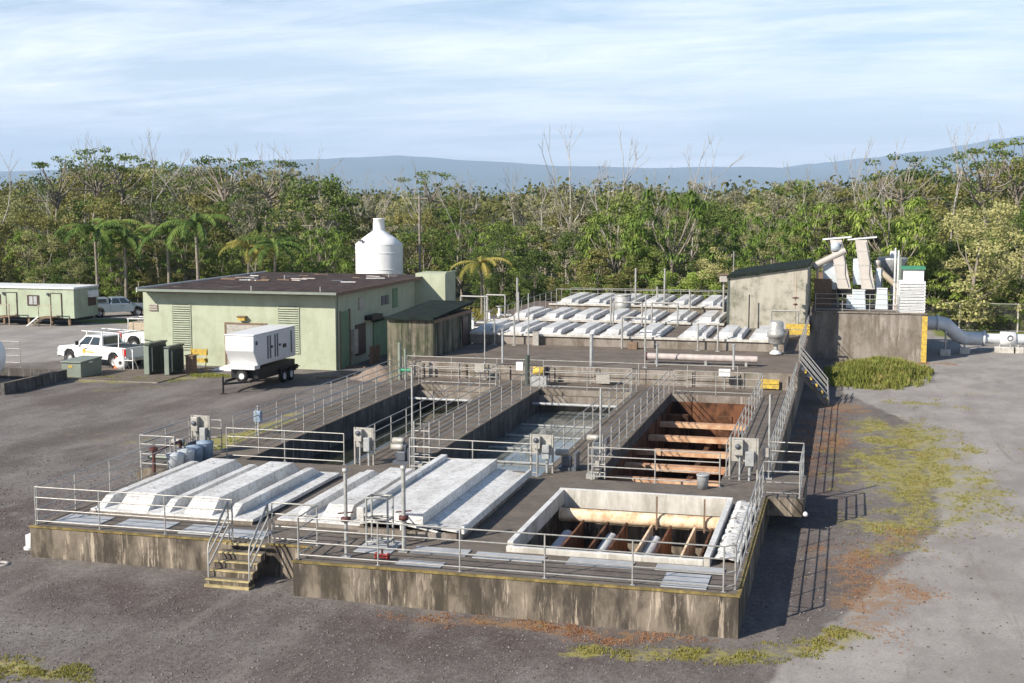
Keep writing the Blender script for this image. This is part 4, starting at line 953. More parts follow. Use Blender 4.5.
for x, s in ((gx1 + .0, 1), (gx0 - .0, -1)):
    for y in (65.15, 66.05):
        w = part('wheel', MB().lathe([(.18, -.11), (.34, -.11), (.37, -.05), (.37, .05), (.34, .11), (.18, .11)], (x, y, .37), 24, 'x'), 'tyre_rubber', gt)
        part('rim', MB().lathe([(0, .06 * s), (.07, .1 * s), (.12, .06 * s), (.19, .10 * s), (.2, .12 * s), (.2, 0)], (x, y, .37), 20, 'x'), 'white_paint', w)
    part('mudguard', MB().box(x - .14, 64.7, .78, x + .14, 66.5, .82).box(x - .14, 64.62, .5, x + .14, 64.7, .8).box(x - .14, 66.5, .5, x + .14, 66.58, .8), 'black_metal', gt)
part('rear_step', M2((gx0 + .2, gy1 + .5, .55, gx1 - .2, gy1 + .95, .62)), 'wood_brown', gt)

# ------------------------------------------------------------------ green transformer boxes
tb = thing('transformer_box', 'low wide green transformer box nearest the white pickup', 'transformer', (-42.2, 64.5, 0), 'green electrical boxes')
ORG[tb.name] = (-42.2, 64.5, 0)
part('body', M2((-43.25, 63.5, .05, -42.0, 65.6, .9)), 'equipment_green_light', tb, bevel=.03)
part('lid', MB().prism([(63.42, .9), (65.65, .902), (65.65, 1.05), (63.42, .97)], 'x', -43.3, -41.95), 'equipment_green_light', tb, bevel=.02)
part('sign', M2((-42.8, 63.48, .62, -42.55, 63.496, .75)), 'sign_yellow', tb)
part('sign', M2((-41.998, 64.3, .8, -41.985, 64.7, .9)), 'white_paint', tb)
for i, (x, y, w, d, h) in enumerate(((-39.0, 66.5, .3, 1.9, 1.78), (-37.8, 66.5, .26, 1.6, 1.62))):
    q = thing('switch_cabinet', ['taller dark green electrical cabinet with fins', 'shorter dark green electrical cabinet closest to the building wall'][i], 'electrical cabinet', (x, y, 0), 'green electrical boxes')
    part('body', M2((x - w / 2, y - d / 2, .08, x + w / 2, y + d / 2, h)), 'equipment_green', q, bevel=.02)
    part('lid', M2((x - w / 2 - .06, y - d / 2 - .06, h + .002, x + w / 2 + .06, y + d / 2 + .06, h + .09)), 'equipment_green', q, bevel=.015)
    part('fin', M2(*[(x + w / 2 + .002, y - d / 2 + .1 + k * .14, .25, x + w / 2 + .14, y - d / 2 + .14 + k * .14, h - .15) for k in range(int((d - .2) / .14))]), 'equipment_green', q)
    part('front_panel', M2((x - w / 2 - .04, y - d / 2 - .05, .09, x + w / 2 - .02, y - d / 2 - .003, h - .05)), 'equipment_green_light', q)
solo('box_slab', M2((-44.2, 63.0, 0, -36.9, 67.6, .06)), 'grey_concrete', 'low mossy concrete slab under the green electrical boxes', 'slab')
bx = thing('junction_box', 'brown plywood box against the shorter green cabinet', 'box', (-37.3, 67, 0)); part('body', M2((-37.25, 66.8, 0, -36.8, 67.3, 1.05)), 'wood_brown', bx); part('lid', M2((-37.3, 66.75, 1.052, -36.75, 67.35, 1.1)), 'wood_brown', bx)
yb = thing('yellow_barrier', 'yellow folding barrier leaning behind the brown box', 'barrier', (-37.2, 68.6, 0))
part('board', M2((-37.9, 68.6, .9, -36.8, 68.66, 1.25)), 'sign_yellow', yb); part('board', M2((-37.9, 68.6, .45, -36.8, 68.66, .7)), 'sign_yellow', yb)
for x in (-37.85, -36.85): part('leg', MB().tube([(x, 68.4, 0), (x, 68.63, 1.35)], .03, 5), 'sign_yellow', yb)
m = MB(); n = 14
for j in range(n + 1):
    for i in range(n * 2 + 1):
        u, v = i / (2 * n), j / n; m.v.append((-36.6 + 2.7 * u, 68.6 + 1.2 * v, max(0, .30 * math.sin(pi * u) ** .6 * math.sin(pi * v) ** .7 + .05 * math.sin(u * 37 + v * 9) * math.sin(v * pi) * math.sin(u * pi))))
m.f = [(j * (2 * n + 1) + i, j * (2 * n + 1) + i + 1, (j + 1) * (2 * n + 1) + i + 1, (j + 1) * (2 * n + 1) + i) for j in range(n) for i in range(2 * n)]; m.sm = [False] * len(m.f)
solo('tarpaulin', m, 'tarp_white', 'crumpled pale tarpaulin heap at the foot of the green wall', 'tarpaulin', fix=False)
# traffic cone
tcn = thing('traffic_cone', 'orange traffic cone behind the low transformer box', 'traffic cone', (-42.4, 67.8, 0))
part('cone', MB().lathe([(.17, .04), (.04, .72), (0, .73)], (-42.4, 67.8, 0), 16), 'traffic_orange', tcn); part('base', M2((-42.62, 67.58, .0, -42.18, 68.02, .04)), 'traffic_orange', tcn)
ht = thing('hand_cart', 'white metal pipe stand with a round reel beside the traffic cone', 'cart', (-41.3, 67.5, 0))
part('frame', MB().tube([(-41.6, 67.3, 0), (-41.6, 67.3, 1.25), (-41.0, 67.3, 1.25), (-41.0, 67.3, 0)], .03, 6).tube([(-41.6, 67.3, .6), (-41.0, 67.3, .6)], .03, 6).tube([(-41.6, 67.9, 0), (-41.6, 67.3, .9)], .025, 6).tube([(-41.0, 67.9, 0), (-41.0, 67.3, .9)], .025, 6), 'white_paint', ht)
part('reel', MB().lathe([(.12, -.12), (.38, -.12), (.38, -.08), (.15, -.06), (.15, .06), (.38, .08), (.38, .12), (.12, .12)], (-41.9, 67.5, .42), 18, 'y'), 'white_paint', ht)

# ------------------------------------------------------------------ pickups
def pickup(label, loc, rot, paint, rack=True):
    """built at the origin, nose towards -X, 5.9 m long"""
    t = thing('pickup_truck', label, 'pickup truck'); t['group'] = 'parked pickup trucks'; ORG[t.name] = (0, 0, 0)
    hw = .98
    body = [(-2.9, .55), (-2.88, .95), (-2.75, 1.12), (-1.45, 1.22), (-1.3, 1.25), (.85, 1.25), (.87, 1.28), (2.95, 1.28), (2.97, .6), (2.35, .55), (2.3, .8), (2.1, .98), (1.75, .98), (1.5, .8), (1.45, .5), (-1.4, .5), (-1.45, .8), (-1.65, .98), (-2.05, .98), (-2.3, .8), (-2.35, .5)]
    part('body', MB().prism([(x, z) for x, z in body][::-1], 'y', -hw, hw), paint, t, bevel=.05)
    m = MB(); v = []
    for (x0, x1, z, w) in ((-1.38, .86, 1.24, .93), (-.62, .72, 1.88, .74)): v += [(x0, -w, z), (x1, -w, z), (x1, w, z), (x0, w, z)]
    part('cab', m.add(v, [(4, 5, 6, 7), (0, 1, 5, 4), (1, 2, 6, 5), (2, 3, 7, 6), (3, 0, 4, 7)]), paint, t, bevel=.05)
    def onside(s, a, b, name):
        # window quad on the sloping cab side between fractions a..b
        P = []
        for f, zf in ((a, .12), (b, .12), (b, .86), (a, .86)):
            x = (-1.38 + 2.24 * f) * (1 - zf) + (-.62 + 1.34 * f) * zf; y = (.93 * (1 - zf) + .74 * zf) + .012; P.append((x, y * s, 1.24 + .64 * zf))
        part(name, MB().add(P, [(0, 1, 2, 3)]), 'glass_dark', t)
    for s in (-1, 1): onside(s, .12, .50, 'side_window'); onside(s, .54, .93, 'side_window')
    part('windscreen', MB().add([(-1.32, -.8, 1.30), (-1.32, .8, 1.30), (-.70, .66, 1.84), (-.70, -.66, 1.84)], [(0, 1, 2, 3)]), 'glass_dark', t)
    part('rear_window', MB().add([(.865, -.7, 1.35), (.865, .7, 1.35), (.765, .6, 1.80), (.765, -.6, 1.80)], [(0, 1, 2, 3)]), 'glass_dark', t)
    part('bed', M2((1.0, -hw + .12, 1.283, 2.85, hw - .12, 1.29)), 'black_metal', t)
    for x in (-1.85, 1.92):
        for s in (-1, 1):
            w = part('wheel', MB().lathe([(.22, -.12), (.36, -.13), (.40, -.06), (.40, .06), (.36, .13), (.22, .12)], (x, s * .86, .40), 24, 'y'), 'tyre_rubber', t)
            part('rim', MB().lathe([(0, .10 * s), (.08, .11 * s), (.13, .05 * s), (.22, .10 * s), (.25, .125 * s), (.25, 0)], (x, s * .86, .40), 16, 'y'), 'conduit_grey', w)
            part('wheel_arch', MB().lathe([(.44, -.02), (.49, .0), (.44, .02)], (x, s * (hw + .0), .42), 24, 'y'), 'black_metal', t)
    part('front_bumper', M2((-3.02, -.95, .45, -2.89, .95, .72)), 'galvanised', t, bevel=.02)
    part('grille', M2((-2.93, -.6, .76, -2.89, .6, 1.02)), 'black_metal', t)
    for s in (-1, 1):
        part('headlight', M2((-2.94, s * .78 - .14, .78, -2.84, s * .78 + .14, 1.0)), 'white_paint', t)
        part('tail_light', M2((2.72, s * .985 - .02, .78, 2.99, s * .985 + .02, 1.25)), 'tail_red', t)
        part('mirror', M2((-1.05, s * 1.12 - .1, 1.26, -.93, s * 1.12 + .1, 1.52)), 'black_metal', t, bevel=.02)
        for xs_ in (-.22, .82): part('door_seam', M2((xs_, s * (hw + .001) - .002, .62, xs_ + .02, s * (hw + .001) + .002, 1.22)), 'stripe_dark', t)
        part('door_handle', M2((-.45, s * (hw + .02) - .015, 1.06, -.28, s * (hw + .02) + .015, 1.1)), 'black_metal', t)
    part('rear_bumper', M2((2.98, -.92, .48, 3.12, .92, .66)), 'galvanised', t, bevel=.02)
    if rack:
        r = part('ladder_rack', MB().tube([(-.9, -.8, 2.12), (2.4, -.8, 2.12)], .035, 6).tube([(-.9, .8, 2.12), (2.4, .8, 2.12)], .035, 6), 'white_paint', t)
        for x in (-.4, .9, 2.3): part('rack_bar', MB().tube([(x, -.9, 1.28 if x > .8 else 1.85), (x, -.85, 2.12), (x, .85, 2.12), (x, .9, 1.28 if x > .8 else 1.85)], .03, 6), 'white_paint', r)
        part('door_emblem', MB().lathe([(0, -.003), (.16, -.003)], (-.9 + .35, -hw - .004, .92), 14, 'y').box(-.35, -hw - .008, .84, .28, -hw - .002, .93), 'sign_yellow', t)
    t.location = loc; t.rotation_euler = (0, 0, rot); return t
pickup('white crew cab pickup with ladder rack behind the low transformer box', (-44.25, 69.3, 0), R(-15), 'pickup_white')
pickup('second white pickup with tan load half hidden behind the building corner', (-44.6, 77.5, 0), R(-172), 'pickup_white')
solo('cargo_load', MB().box(-46.9, 76.6, 1.30, -44.9, 78.2, 1.85), 'tan_paint', 'tan boxed load in the bed of the half hidden pickup', 'cargo', bevel=.04)
pickup('silver blue pickup parked on the grass at the forest edge', (-61.0, 98.0, 0), R(222), 'silver_blue_paint', False).scale = (.85, .85, .9)
cp = thing('camper_shell', 'silver blue canopy over the bed of the pickup by the forest', 'canopy', (0, 0, 0)); part('shell', MB().prism([(-.8, 0), (.8, 0), (.75, .5), (-.7, .5)], 'y', -.78, .78), 'silver_blue_paint', cp, bevel=.04)
part('window', M2((-.55, -.80, .12, .55, -.785, .42)), 'glass_dark', cp); cp.location = (-61.0 - cos(R(42)) * 1.62, 98.0 - sin(R(42)) * 1.62, 1.17); cp.rotation_euler = (0, 0, R(42))

# ------------------------------------------------------------------ trailer office
to = thing('trailer_office', 'long pale green trailer office with brown windows at the left edge', 'trailer office', (-66, 91, 0))
tx0, tx1, ty0, ty1, tz0, tz1 = -76.5, -59.7, 89.65, 93.0, .6, 2.92
part('walls', M2((tx0, ty0, tz0, tx1, ty1, tz1)), 'pale_green_metal', to)
part('roof', M2((tx0 - .12, ty0 - .12, tz1 + .002, tx1 + .1, ty1 + .1, tz1 + .16)), 'tarp_white', to, bevel=.03)
part('skirt_frame', M2((tx0 + .2, ty0 + .5, .35, tx1 - .2, ty1 - .4, tz0)), 'black_metal', to)
for x in (-74, -71, -68.6, -66.3, -64, -61.9, -60.3): part('support_post', M2((x - .1, ty0 + .15, 0, x + .1, ty0 + .35, tz0)), 'wood_brown', to)
for x in (-75.0, -70.4, -66.85, -63.4):
    if x == -63.4:
        w = part('window', M2((x - .55, ty0 - .04, 1.55, x + .55, ty0 - .003, 2.4)), 'window_brown', to)
    else: w = part('window', M2((x - .45, ty0 - .04, 1.55, x + .45, ty0 - .003, 2.4)), 'window_brown', to)
    part('pane', M2((x - .35, ty0 - .055, 1.65, x - .03, ty0 - .042, 2.3), (x + .05, ty0 - .055, 1.65, x + .36, ty0 - .042, 2.3)), 'conduit_grey', w)
for x in (-72.6, -65.4, -61.3):
    d = part('door', M2((x - .45, ty0 - .04, .63, x + .45, ty0 - .003, 2.55)), 'pale_green_metal', to)
    part('door_frame', M2((x - .52, ty0 - .06, .63, x - .45, ty0 - .002, 2.61), (x + .45, ty0 - .06, .63, x + .52, ty0 - .002, 2.61), (x - .45, ty0 - .06, 2.55, x + .45, ty0 - .002, 2.61)), 'window_brown', d)
    part('lamp', M2((x - .8, ty0 - .14, 2.4, x - .66, ty0 - .003, 2.6)), 'stripe_dark', to)
w = part('window', M2((tx1 + .003, 91.6, 1.45, tx1 + .05, 92.7, 2.15)), 'window_brown', to); part('air_conditioner', M2((tx1 + .003, 91.6, 2.16, tx1 + .35, 92.6, 2.7)), 'tarp_white', to)
for x in (-65.4, -61.6):
    s = thing('entrance_steps', ['wooden steps with handrail at the left trailer door', 'wooden steps and white ramp at the right trailer door'][x > -63], 'steps', (x, 88.6, 0), 'steps of the trailer office')
    part('landing', M2((x - .6, 88.45, .68, x + .6, ty0 - .08, .76)), 'wood_brown', s)
    for k in range(3): part('tread', M2((x - .6 - .28 * (k + 1), 88.5, .5 - k * .18, x - .6 - .28 * k - .01, 89.4, .55 - k * .18)), 'tan_paint', s)
    part('stringer', MB().add([(x - .55, 88.45, .76), (x - 1.6, 88.45, .02), (x - 1.75, 88.45, .02), (x - .55, 88.45, .9)], [(0, 1, 2, 3)]), 'white_paint', s)
    part('handrail', MB().tube([(x - .55, 88.48, 0), (x - .55, 88.48, 1.7), (x + .55, 88.48, 1.7), (x + .55, 88.48, 0)], .04, 5), 'tan_paint', s)

# ------------------------------------------------------------------ left edge: white horizontal tank in its curb
lt = thing('fuel_tank', 'white horizontal cylinder tank with dark valve gear cut by the left edge', 'tank', (-44.6, 59.4, 0))
part('shell', MB().lathe([(0, -.35), (.5, -.28), (.95, -.1), (1.15, .15), (1.15, 6.5), (.9, 6.8), (0, 6.95)], (-50.4 + 6.6, 58.6, 1.75), 32, 'x') if False else MB().lathe([(0, .45), (.6, .35), (1.0, .12), (1.15, -.2), (1.15, -6), (0, -6.4)], (-44.25, 58.8, 1.72), 32, 'x'), 'tank_white', lt)
for x in (-45.6, -48.5): part('saddle', M2((x - .2, 58.0, 0, x + .2, 59.6, .9)), 'grey_concrete', lt)
part('valve_gear', MB().tube([(-43.3, 57.6, .2), (-43.3, 57.6, .9), (-43.9, 57.9, 1.1)], .09, 8).lathe([(0, -.12), (.25, -.1), (.28, 0), (.25, .1), (0, .12)], (-43.3, 57.6, .9), 12, 'x'), 'white_paint', lt)
part('pump', MB().lathe([(0, -.4), (.22, -.38), (.25, 0), (.18, .38), (0, .4)], (-43.5, 57.2, .3), 12, 'x'), 'black_metal', lt)
cb = thing('containment_curb', 'dark low concrete curb around the white tank at the left edge', 'curb', (-44, 60.6, 0))
part('wall', M2((-51, 62.5, 0, -42.4, 62.75, .62)), 'basin_inner', cb); part('wall', M2((-42.65, 57.2, 0, -42.4, 62.49, .62)), 'basin_inner', cb)
railing('small white railing behind the white tank at the left edge', [(-50, 62.62, .62), (-45.3, 62.62, .62)], sp=1.5, levels=(1.5, 1.1, .7, .3), h=1.5)
# ground litter at the front left
rg_ = thing('stand_pipe', 'short white stand pipe at the front left corner of the deck', 'pipe', (-22.7, 31.6, .15)); part('pipe', MB().tube([(-22.75, 31.5, .1), (-22.75, 31.5, .55), (-22.6, 31.5, .7), (-22.3, 31.5, .7)], .10, 10), 'tarp_white', rg_); part('foot', MB().cyl((-22.75, 31.5, .1), .16, .12, 12), 'tarp_white', rg_)
solo('ring', MB().lathe([(.14, 0), (.17, .04), (.22, .04), (.25, 0)], (-22.55, 29.9, gz(-22.5, 29.9) + .01), 20), 'screen_pale', 'flat pale plastic ring lying on the gravel', 'ring')
# ------------------------------------------------------------------ stained building and headworks
mb_ = thing('stained_wall_building', 'windowless stained pale concrete building with sloping dark roof edge', 'building', (-4.9, 81, UZ))
part('walls', MB().prism([(-7.25, UZ - .05), (-2.55, UZ - .05), (-2.55, 5.95), (-7.25, 5.2)], 'y', 81, 88.5), 'pale_stained_concrete', mb_)
part('roof', MB().prism([(-7.45, 5.2), (-2.45, 6.0), (-2.45, 6.16), (-7.45, 5.36)], 'y', 80.8, 88.8), 'dark_roof_green', mb_)
part('corner_post', M2((-7.42, 81.1, UZ, -7.26, 81.5, 5.15)), 'equipment_green', mb_)
part('wall_ledge', M2((-7.26, 80.93, UZ + .001, -2.55, 80.998, UZ + .12)), 'grey_concrete', mb_)
hw_ = thing('headworks', 'tall stained concrete block with platform and yellow corner post at the end of the yard', 'concrete block', (1.1, 83.5, 0))
HZ = 2.97
part('block', M2((-2.298, 83.5, -.1, 4.62, 91, HZ)), 'grey_concrete', hw_)
part('cap', M2((-2.35, 83.42, HZ + .001, 4.68, 91.05, HZ + .08)), 'grey_concrete', hw_)
part('corner_guard', M2((4.40, 83.38, 0, 4.72, 83.41, HZ - .1), (4.69, 83.41, 0, 4.72, 83.7, HZ - .1)), 'sign_yellow', hw_)
part('rear_wall', M2((-2.298, 90.8, HZ + .08, -.9, 91, 5.1)), 'wood_brown', hw_); part('screen_wall', M2((-2.29, 86.6, HZ + .08, -1.15, 86.8, 4.9)), 'wood_brown', hw_)
railing('railing along the front edge of the headworks platform', [(-2.1, 83.6, HZ + .08), (2.9, 83.6, HZ + .08)], sp=1.95)
def screen(x, label, ln_):
    t = thing('screen_tower', label, 'screen tower', (x, 87, HZ + .08), 'leaning screen towers')
    lean = 1.05
    def q(x_, y_, z_): return (x_ - (z_ - 4.3) * ln_, y_ + (z_ - 4.3) * .3, z_)
    m = MB(); v = [q(x - .42, 86.2, 4.3), q(x + .42, 86.2, 4.3), q(x + .42, 86.75, 4.3), q(x - .42, 86.75, 4.3), q(x - .38, 86.2, 7.45), q(x + .38, 86.2, 7.45), q(x + .38, 86.7, 7.45), q(x - .38, 86.7, 7.45)]
    part('casing', m.add(v, [(0, 3, 2, 1), (4, 5, 6, 7), (0, 1, 5, 4), (1, 2, 6, 5), (2, 3, 7, 6), (3, 0, 4, 7)]), 'screen_pale', t, bevel=.02)
    xx = x - 3.2 * ln_
    part('top_plate', MB().add([(xx - .85, 87.1, 7.42), (xx + 1.0, 87.1, 7.60), (xx + 1.0, 88.0, 7.60), (xx - .85, 88.0, 7.42), (xx - .85, 87.1, 7.50), (xx + 1.0, 87.1, 7.68), (xx + 1.0, 88.0, 7.68), (xx - .85, 88.0, 7.50)],
        [(0, 3, 2, 1), (4, 5, 6, 7), (0, 1, 5, 4), (1, 2, 6, 5), (2, 3, 7, 6), (3, 0, 4, 7)]), 'tarp_white', t)
    part('discharge_hopper', MB().add([(x - .5, 85.9, 4.28), (x + .5, 85.9, 4.28), (x + .5, 86.9, 4.28), (x - .5, 86.9, 4.28), (x - .3, 86.1, 3.75), (x + .3, 86.1, 3.75), (x + .3, 86.7, 3.75), (x - .3, 86.7, 3.75)], [(0, 1, 2, 3), (4, 7, 6, 5), (0, 4, 5, 1), (1, 5, 6, 2), (2, 6, 7, 3), (3, 7, 4, 0)]), 'black_metal', t)
    for dx in (-.38, .38): part('leg', MB().tube([(x + dx, 86.4, HZ + .08), (x + dx, 86.4, 4.3)], .05, 6), 'screen_pale', t)
    part('motor', MB().lathe([(0, -.3), (.16, -.28), (.16, .2), (.12, .3), (0, .3)], q(x + .1, 86.5, 7.45), 12, 'x'), 'conduit_grey', t)
    part('cable', MB().tube([q(x + .3, 86.17, 7.30), q(x + .34, 86.15, 6), q(x + .2, 86.17, 5.2), q(x + .3, 86.17, 4.4)], .03, 5), 'stripe_dark', t)
    for zz_ in (4.9, 5.8, 6.7): part('flange_band', MB().add([q(x - .44, 86.18, zz_), q(x + .43, 86.18, zz_), q(x + .43, 86.18, zz_ + .07), q(x - .44, 86.18, zz_ + .07)], [(0, 1, 2, 3)]), 'cabinet_grey', t)
    part('seam', MB().add([q(x - .36, 86.19, 4.5), q(x - .33, 86.19, 4.5), q(x - .33, 86.19, 7.30), q(x - .36, 86.19, 7.30)], [(0, 1, 2, 3)]), 'cabinet_grey', t)
    return t
screen(-.35, 'left leaning pale screen tower with flat top plate', .2); screen(1.15, 'right leaning pale screen tower with flat top plate', .17)
sb = thing('screening_unit', 'pale blue grey sheet metal housings behind the leaning screen towers', 'machine housing', (.5, 87.2, HZ + .08))
part('housing', MB().prism([(-1.75, 4.3), (-.9, 4.15), (-.6, 4.4), (-.6, 5.9), (-1.1, 6.1), (-1.75, 5.7)], 'y', 87.1, 88.3), 'screen_blue', sb, bevel=.02)
part('housing', M2((.15, 87.2, 4.5, .75, 88.4, 6.2)), 'screen_blue', sb, bevel=.03)
part('housing', M2((1.6, 87.2, 4.1, 1.95, 88.0, 5.6)), 'screen_blue', sb, bevel=.03)
for x in (-1.4, -.8, .3, .65, 1.8): part('leg', MB().tube([(x, 87.5, HZ + .08), (x, 87.5, 4.4)], .05, 6), 'screen_pale', sb)
for i, (x, y, h, r0) in enumerate(((.55, 85.1, 1.3, .48), (2.0, 85.6, 1.4, .40), (.1, 86.0, .9, .35))):
    b = thing('collection_bin', ['pale blue bin below the gap between the screen towers', 'pale blue bin right of the screen towers', 'small bin behind the pale blue bins'][i], 'bin', (x, y, HZ + .08), 'bins on the headworks platform')
    part('body', MB().add([(x - r0, y - .35, HZ + .1), (x + r0, y - .35, HZ + .1), (x + r0, y + .35, HZ + .1), (x - r0, y + .35, HZ + .1), (x - r0 * .8, y - .3, HZ + h), (x + r0 * .8, y - .3, HZ + h), (x + r0 * .8, y + .3, HZ + h), (x - r0 * .8, y + .3, HZ + h)], [(0, 3, 2, 1), (4, 5, 6, 7), (0, 1, 5, 4), (1, 2, 6, 5), (2, 3, 7, 6), (3, 0, 4, 7)]), 'screen_blue', b, bevel=.05)
    part('lid', M2((x - r0 * .85, y - .34, HZ + h + .002, x + r0 * .85, y + .34, HZ + h + .06)), 'tarp_white', b, bevel=.02)
cv_ = thing('screw_conveyor', 'inclined pale conveyor tube left of the screen towers', 'conveyor', (-2.1, 86.9, 5.0))
part('tube', MB().tube([(-2.35, 86.8, 5.7), (-.35, 87.0, 6.75)], .23, 14), 'screen_pale', cv_); part('motor', MB().lathe([(0, 0), (.3, .05), (.3, .5), (.2, .6), (0, .62)], (-1.0, 87.0, 6.7), 14), 'screen_blue', cv_); part('hanger', MB().tube([(-2.1, 86.8, 5.6), (-2.1, 86.8, HZ + .08)], .07, 8), 'tan_paint', cv_)
c2 = thing('screw_conveyor', 'inclined brownish conveyor tube right of the screen towers', 'conveyor', (3, 87, 4.5)); part('tube', MB().tube([(1.6, 87.6, 5.7), (3.0, 87.3, 4.4)], .19, 12), 'tan_paint', c2); part('motor', MB().lathe([(0, 0), (.2, .05), (.2, .4), (0, .45)], (1.7, 87.6, 5.7), 12), 'screen_pale', c2); part('leg', MB().tube([(2.9, 87.3, 4.4), (2.9, 87.3, HZ + .08)], .06, 6), 'tan_paint', c2)
hp = thing('grit_hopper', 'grey cone hopper on thin legs with a green column beside it', 'hopper', (3.6, 89.5, HZ + .08))
part('cone', MB().lathe([(.0, 6.25), (.95, 6.22), (.97, 6.05), (.25, 4.85), (.0, 4.8)], (2.7, 89.6, 0), 24), 'conduit_grey', hp)
part('top_motor', MB().cyl((2.75, 89.6, 6.25), .22, .4, 12), 'tarp_white', hp); part('green_column', MB().cyl((3.15, 88.6, 4.7), .2, 1.5, 12), 'equipment_green_light', hp)
for dx, dy in ((-.7, -.5), (.7, -.5), (.7, .6), (-.7, .6)): part('leg', MB().tube([(2.7 + dx, 89.6 + dy, HZ + .08), (2.7 + dx * .8, 89.6 + dy * .8, 6.0)], .045, 6), 'screen_pale', hp)
part('outlet_pipe', MB().tube([(2.7, 89.6, 4.8), (2.7, 89.6, 3.5), (3.0, 89.0, 3.3)], .08, 8), 'screen_pale', hp)
wc = thing('louvred_cabinet', 'white louvred cabinet with green top at the corner of the headworks platform', 'cabinet', (3.8, 84.3, HZ + .08))
cx0, cx1, cy0, cy1 = 2.98, 4.55, 83.75, 85.3
part('body', M2((cx0, cy0, HZ + .08, cx1, cy1, 5.0)), 'tarp_white', wc)
part('louvres', M2(*[(cx0 - .03, cy0 - .04, HZ + .16 + k * .2, cx1 + .03, cy0 - .003, HZ + .22 + k * .2) for k in range(9)]), 'white_paint', wc)
part('louvre_gaps', M2(*[(cx0 + .05, cy0 - .012, HZ + .225 + k * .2, cx1 - .05, cy0 - .002, HZ + .27 + k * .2) for k in range(9)]), 'stripe_dark', wc)
part('upper_box', M2((cx0 + .25, cy0 + .3, 5.002, cx1 - .1, cy1 - .1, 5.75)), 'white_paint', wc, bevel=.02); part('green_top', M2((cx0 + .1, cy0 + .15, 5.752, cx1 - .02, cy1, 5.9)), 'bright_green_paint', wc)
for x in (2.75, 2.95):
    v = thing('vent_pipe', ['taller', 'shorter'][x > 2.8] + ' white vent pipe left of the white louvred cabinet', 'pipe', (x, 85.6, HZ + .08), 'vent pipes of the headworks'); part('pipe', MB().tube([(x, 85.6, HZ + .08), (x, 85.6, 7.0 if x < 2.8 else 6.85)], .06, 8), 'tarp_white', v); part('clamp', MB().cyl((x, 85.6, 4.8), .085, .08, 10), 'galvanised', v)
solo('pink_cloth', MB().box(2.7, 84.6, HZ + .081, 2.95, 84.9, HZ + .55), 'pink_pipe', 'small pink sack standing by the platform railing', 'sack', bevel=.06)

# ------------------------------------------------------------------ grey pipe, supports, wire fence
gp = thing('effluent_pipe', 'large grey pipe with two bends running right from the headworks', 'pipe', (8, 89.5, 0))
pts = [(4.4, 87.5, 2.1), (5.4, 87.6, 2.1)]
for k in range(7): a = k / 6; pts.append((5.4 + 2.6 * sm(a) * 1.0 + .25 * a, 87.7 + 2.0 * a, 2.1 - 1.25 * sm(a)))
part('bent_pipe', MB().tube([(4.4, 87.5, 2.1), (5.6, 87.6, 2.1), (6.1, 87.8, 1.98), (6.5, 88.2, 1.6), (6.9, 88.7, 1.2), (7.3, 89.2, .98), (8.0, 89.8, .9), (8.7, 90.0, .9)], .44, 18), 'pipe_grey_paint', gp)
part('straight_pipe', MB().tube([(8.7, 90.0, .9), (24, 91.0, .9)], .34, 18), 'pipe_grey_paint', gp)
for x, y, z in ((5.6, 87.6, 2.1), (8.7, 90.0, .9)): part('flange', MB().lathe([(.4, -.08), (.52, -.08), (.52, .08), (.4, .08)], (x, y, z), 20, 'x'), 'pipe_grey_paint', gp)
cpn = part('coupling', MB().lathe([(.36, -.5), (.46, -.48), (.46, .48), (.36, .5)], (10.2, 90.1, .92), 20, 'x'), 'white_paint', gp)
part('hand_wheel', MB().lathe([(.14, 0), (.2, .04), (.14, .08)], (10.3, 89.6, 1.0), 12, 'y'), 'stripe_dark', cpn)
for i, (x, y, zt) in enumerate(((6.1, 87.5, 1.6), (7.4, 88.9, .6), (9.7, 90.0, .55), (10.35, 90.0, .55), (10.85, 90.0, .55))):
    s = thing('pipe_support', ['support foot under the higher bend of the grey pipe', 'support foot under the lower bend of the grey pipe', 'concrete block support left of the white coupling', 'concrete block support under the white coupling', 'concrete block support right of the white coupling'][i], 'pipe support', (x, y, 0), 'concrete feet of the grey pipe')
    part('block', M2((x - .32, y - .45, 0, x + .32, y + .1, .38)), 'curb_concrete', s, bevel=.02); part('stem', MB().cyl((x, y - .15, .381), .06, zt - .381, 8), 'galvanised', s)
fn = thing('wire_fence', 'chain link fence with pale posts in front of the right hand trees', 'fence', (12, 103.6, 0))
for k in range(7):
    x = 4.0 + k * 4.2; part('post', MB().tube([(x, 103.6, 0), (x, 103.6, 2.2)], .07, 8), 'curb_concrete', fn)
part('top_rail', MB().tube([(4, 103.6, 2.15), (29.2, 103.6, 2.15)], .035, 6), 'galvanised', fn)
part('bottom_rail', MB().tube([(4, 103.6, .1), (29.2, 103.6, .1)], .025, 6), 'galvanised', fn)
m = MB()
for k in range(252):
    x = 4 + k * .2
    for s in (1, -1):
        xa, xb = (x, x + 2.0 * s)
        if 4 <= xb <= 29.2 and x <= 29.2: m.add([(xa - .004, 103.6, .12), (xa + .004, 103.6, .12), (xb + .004, 103.6, 2.12), (xb - .004, 103.6, 2.12)], [(0, 1, 2, 3)])
part('wire_mesh', m, 'galvanised', fn, fix=False)
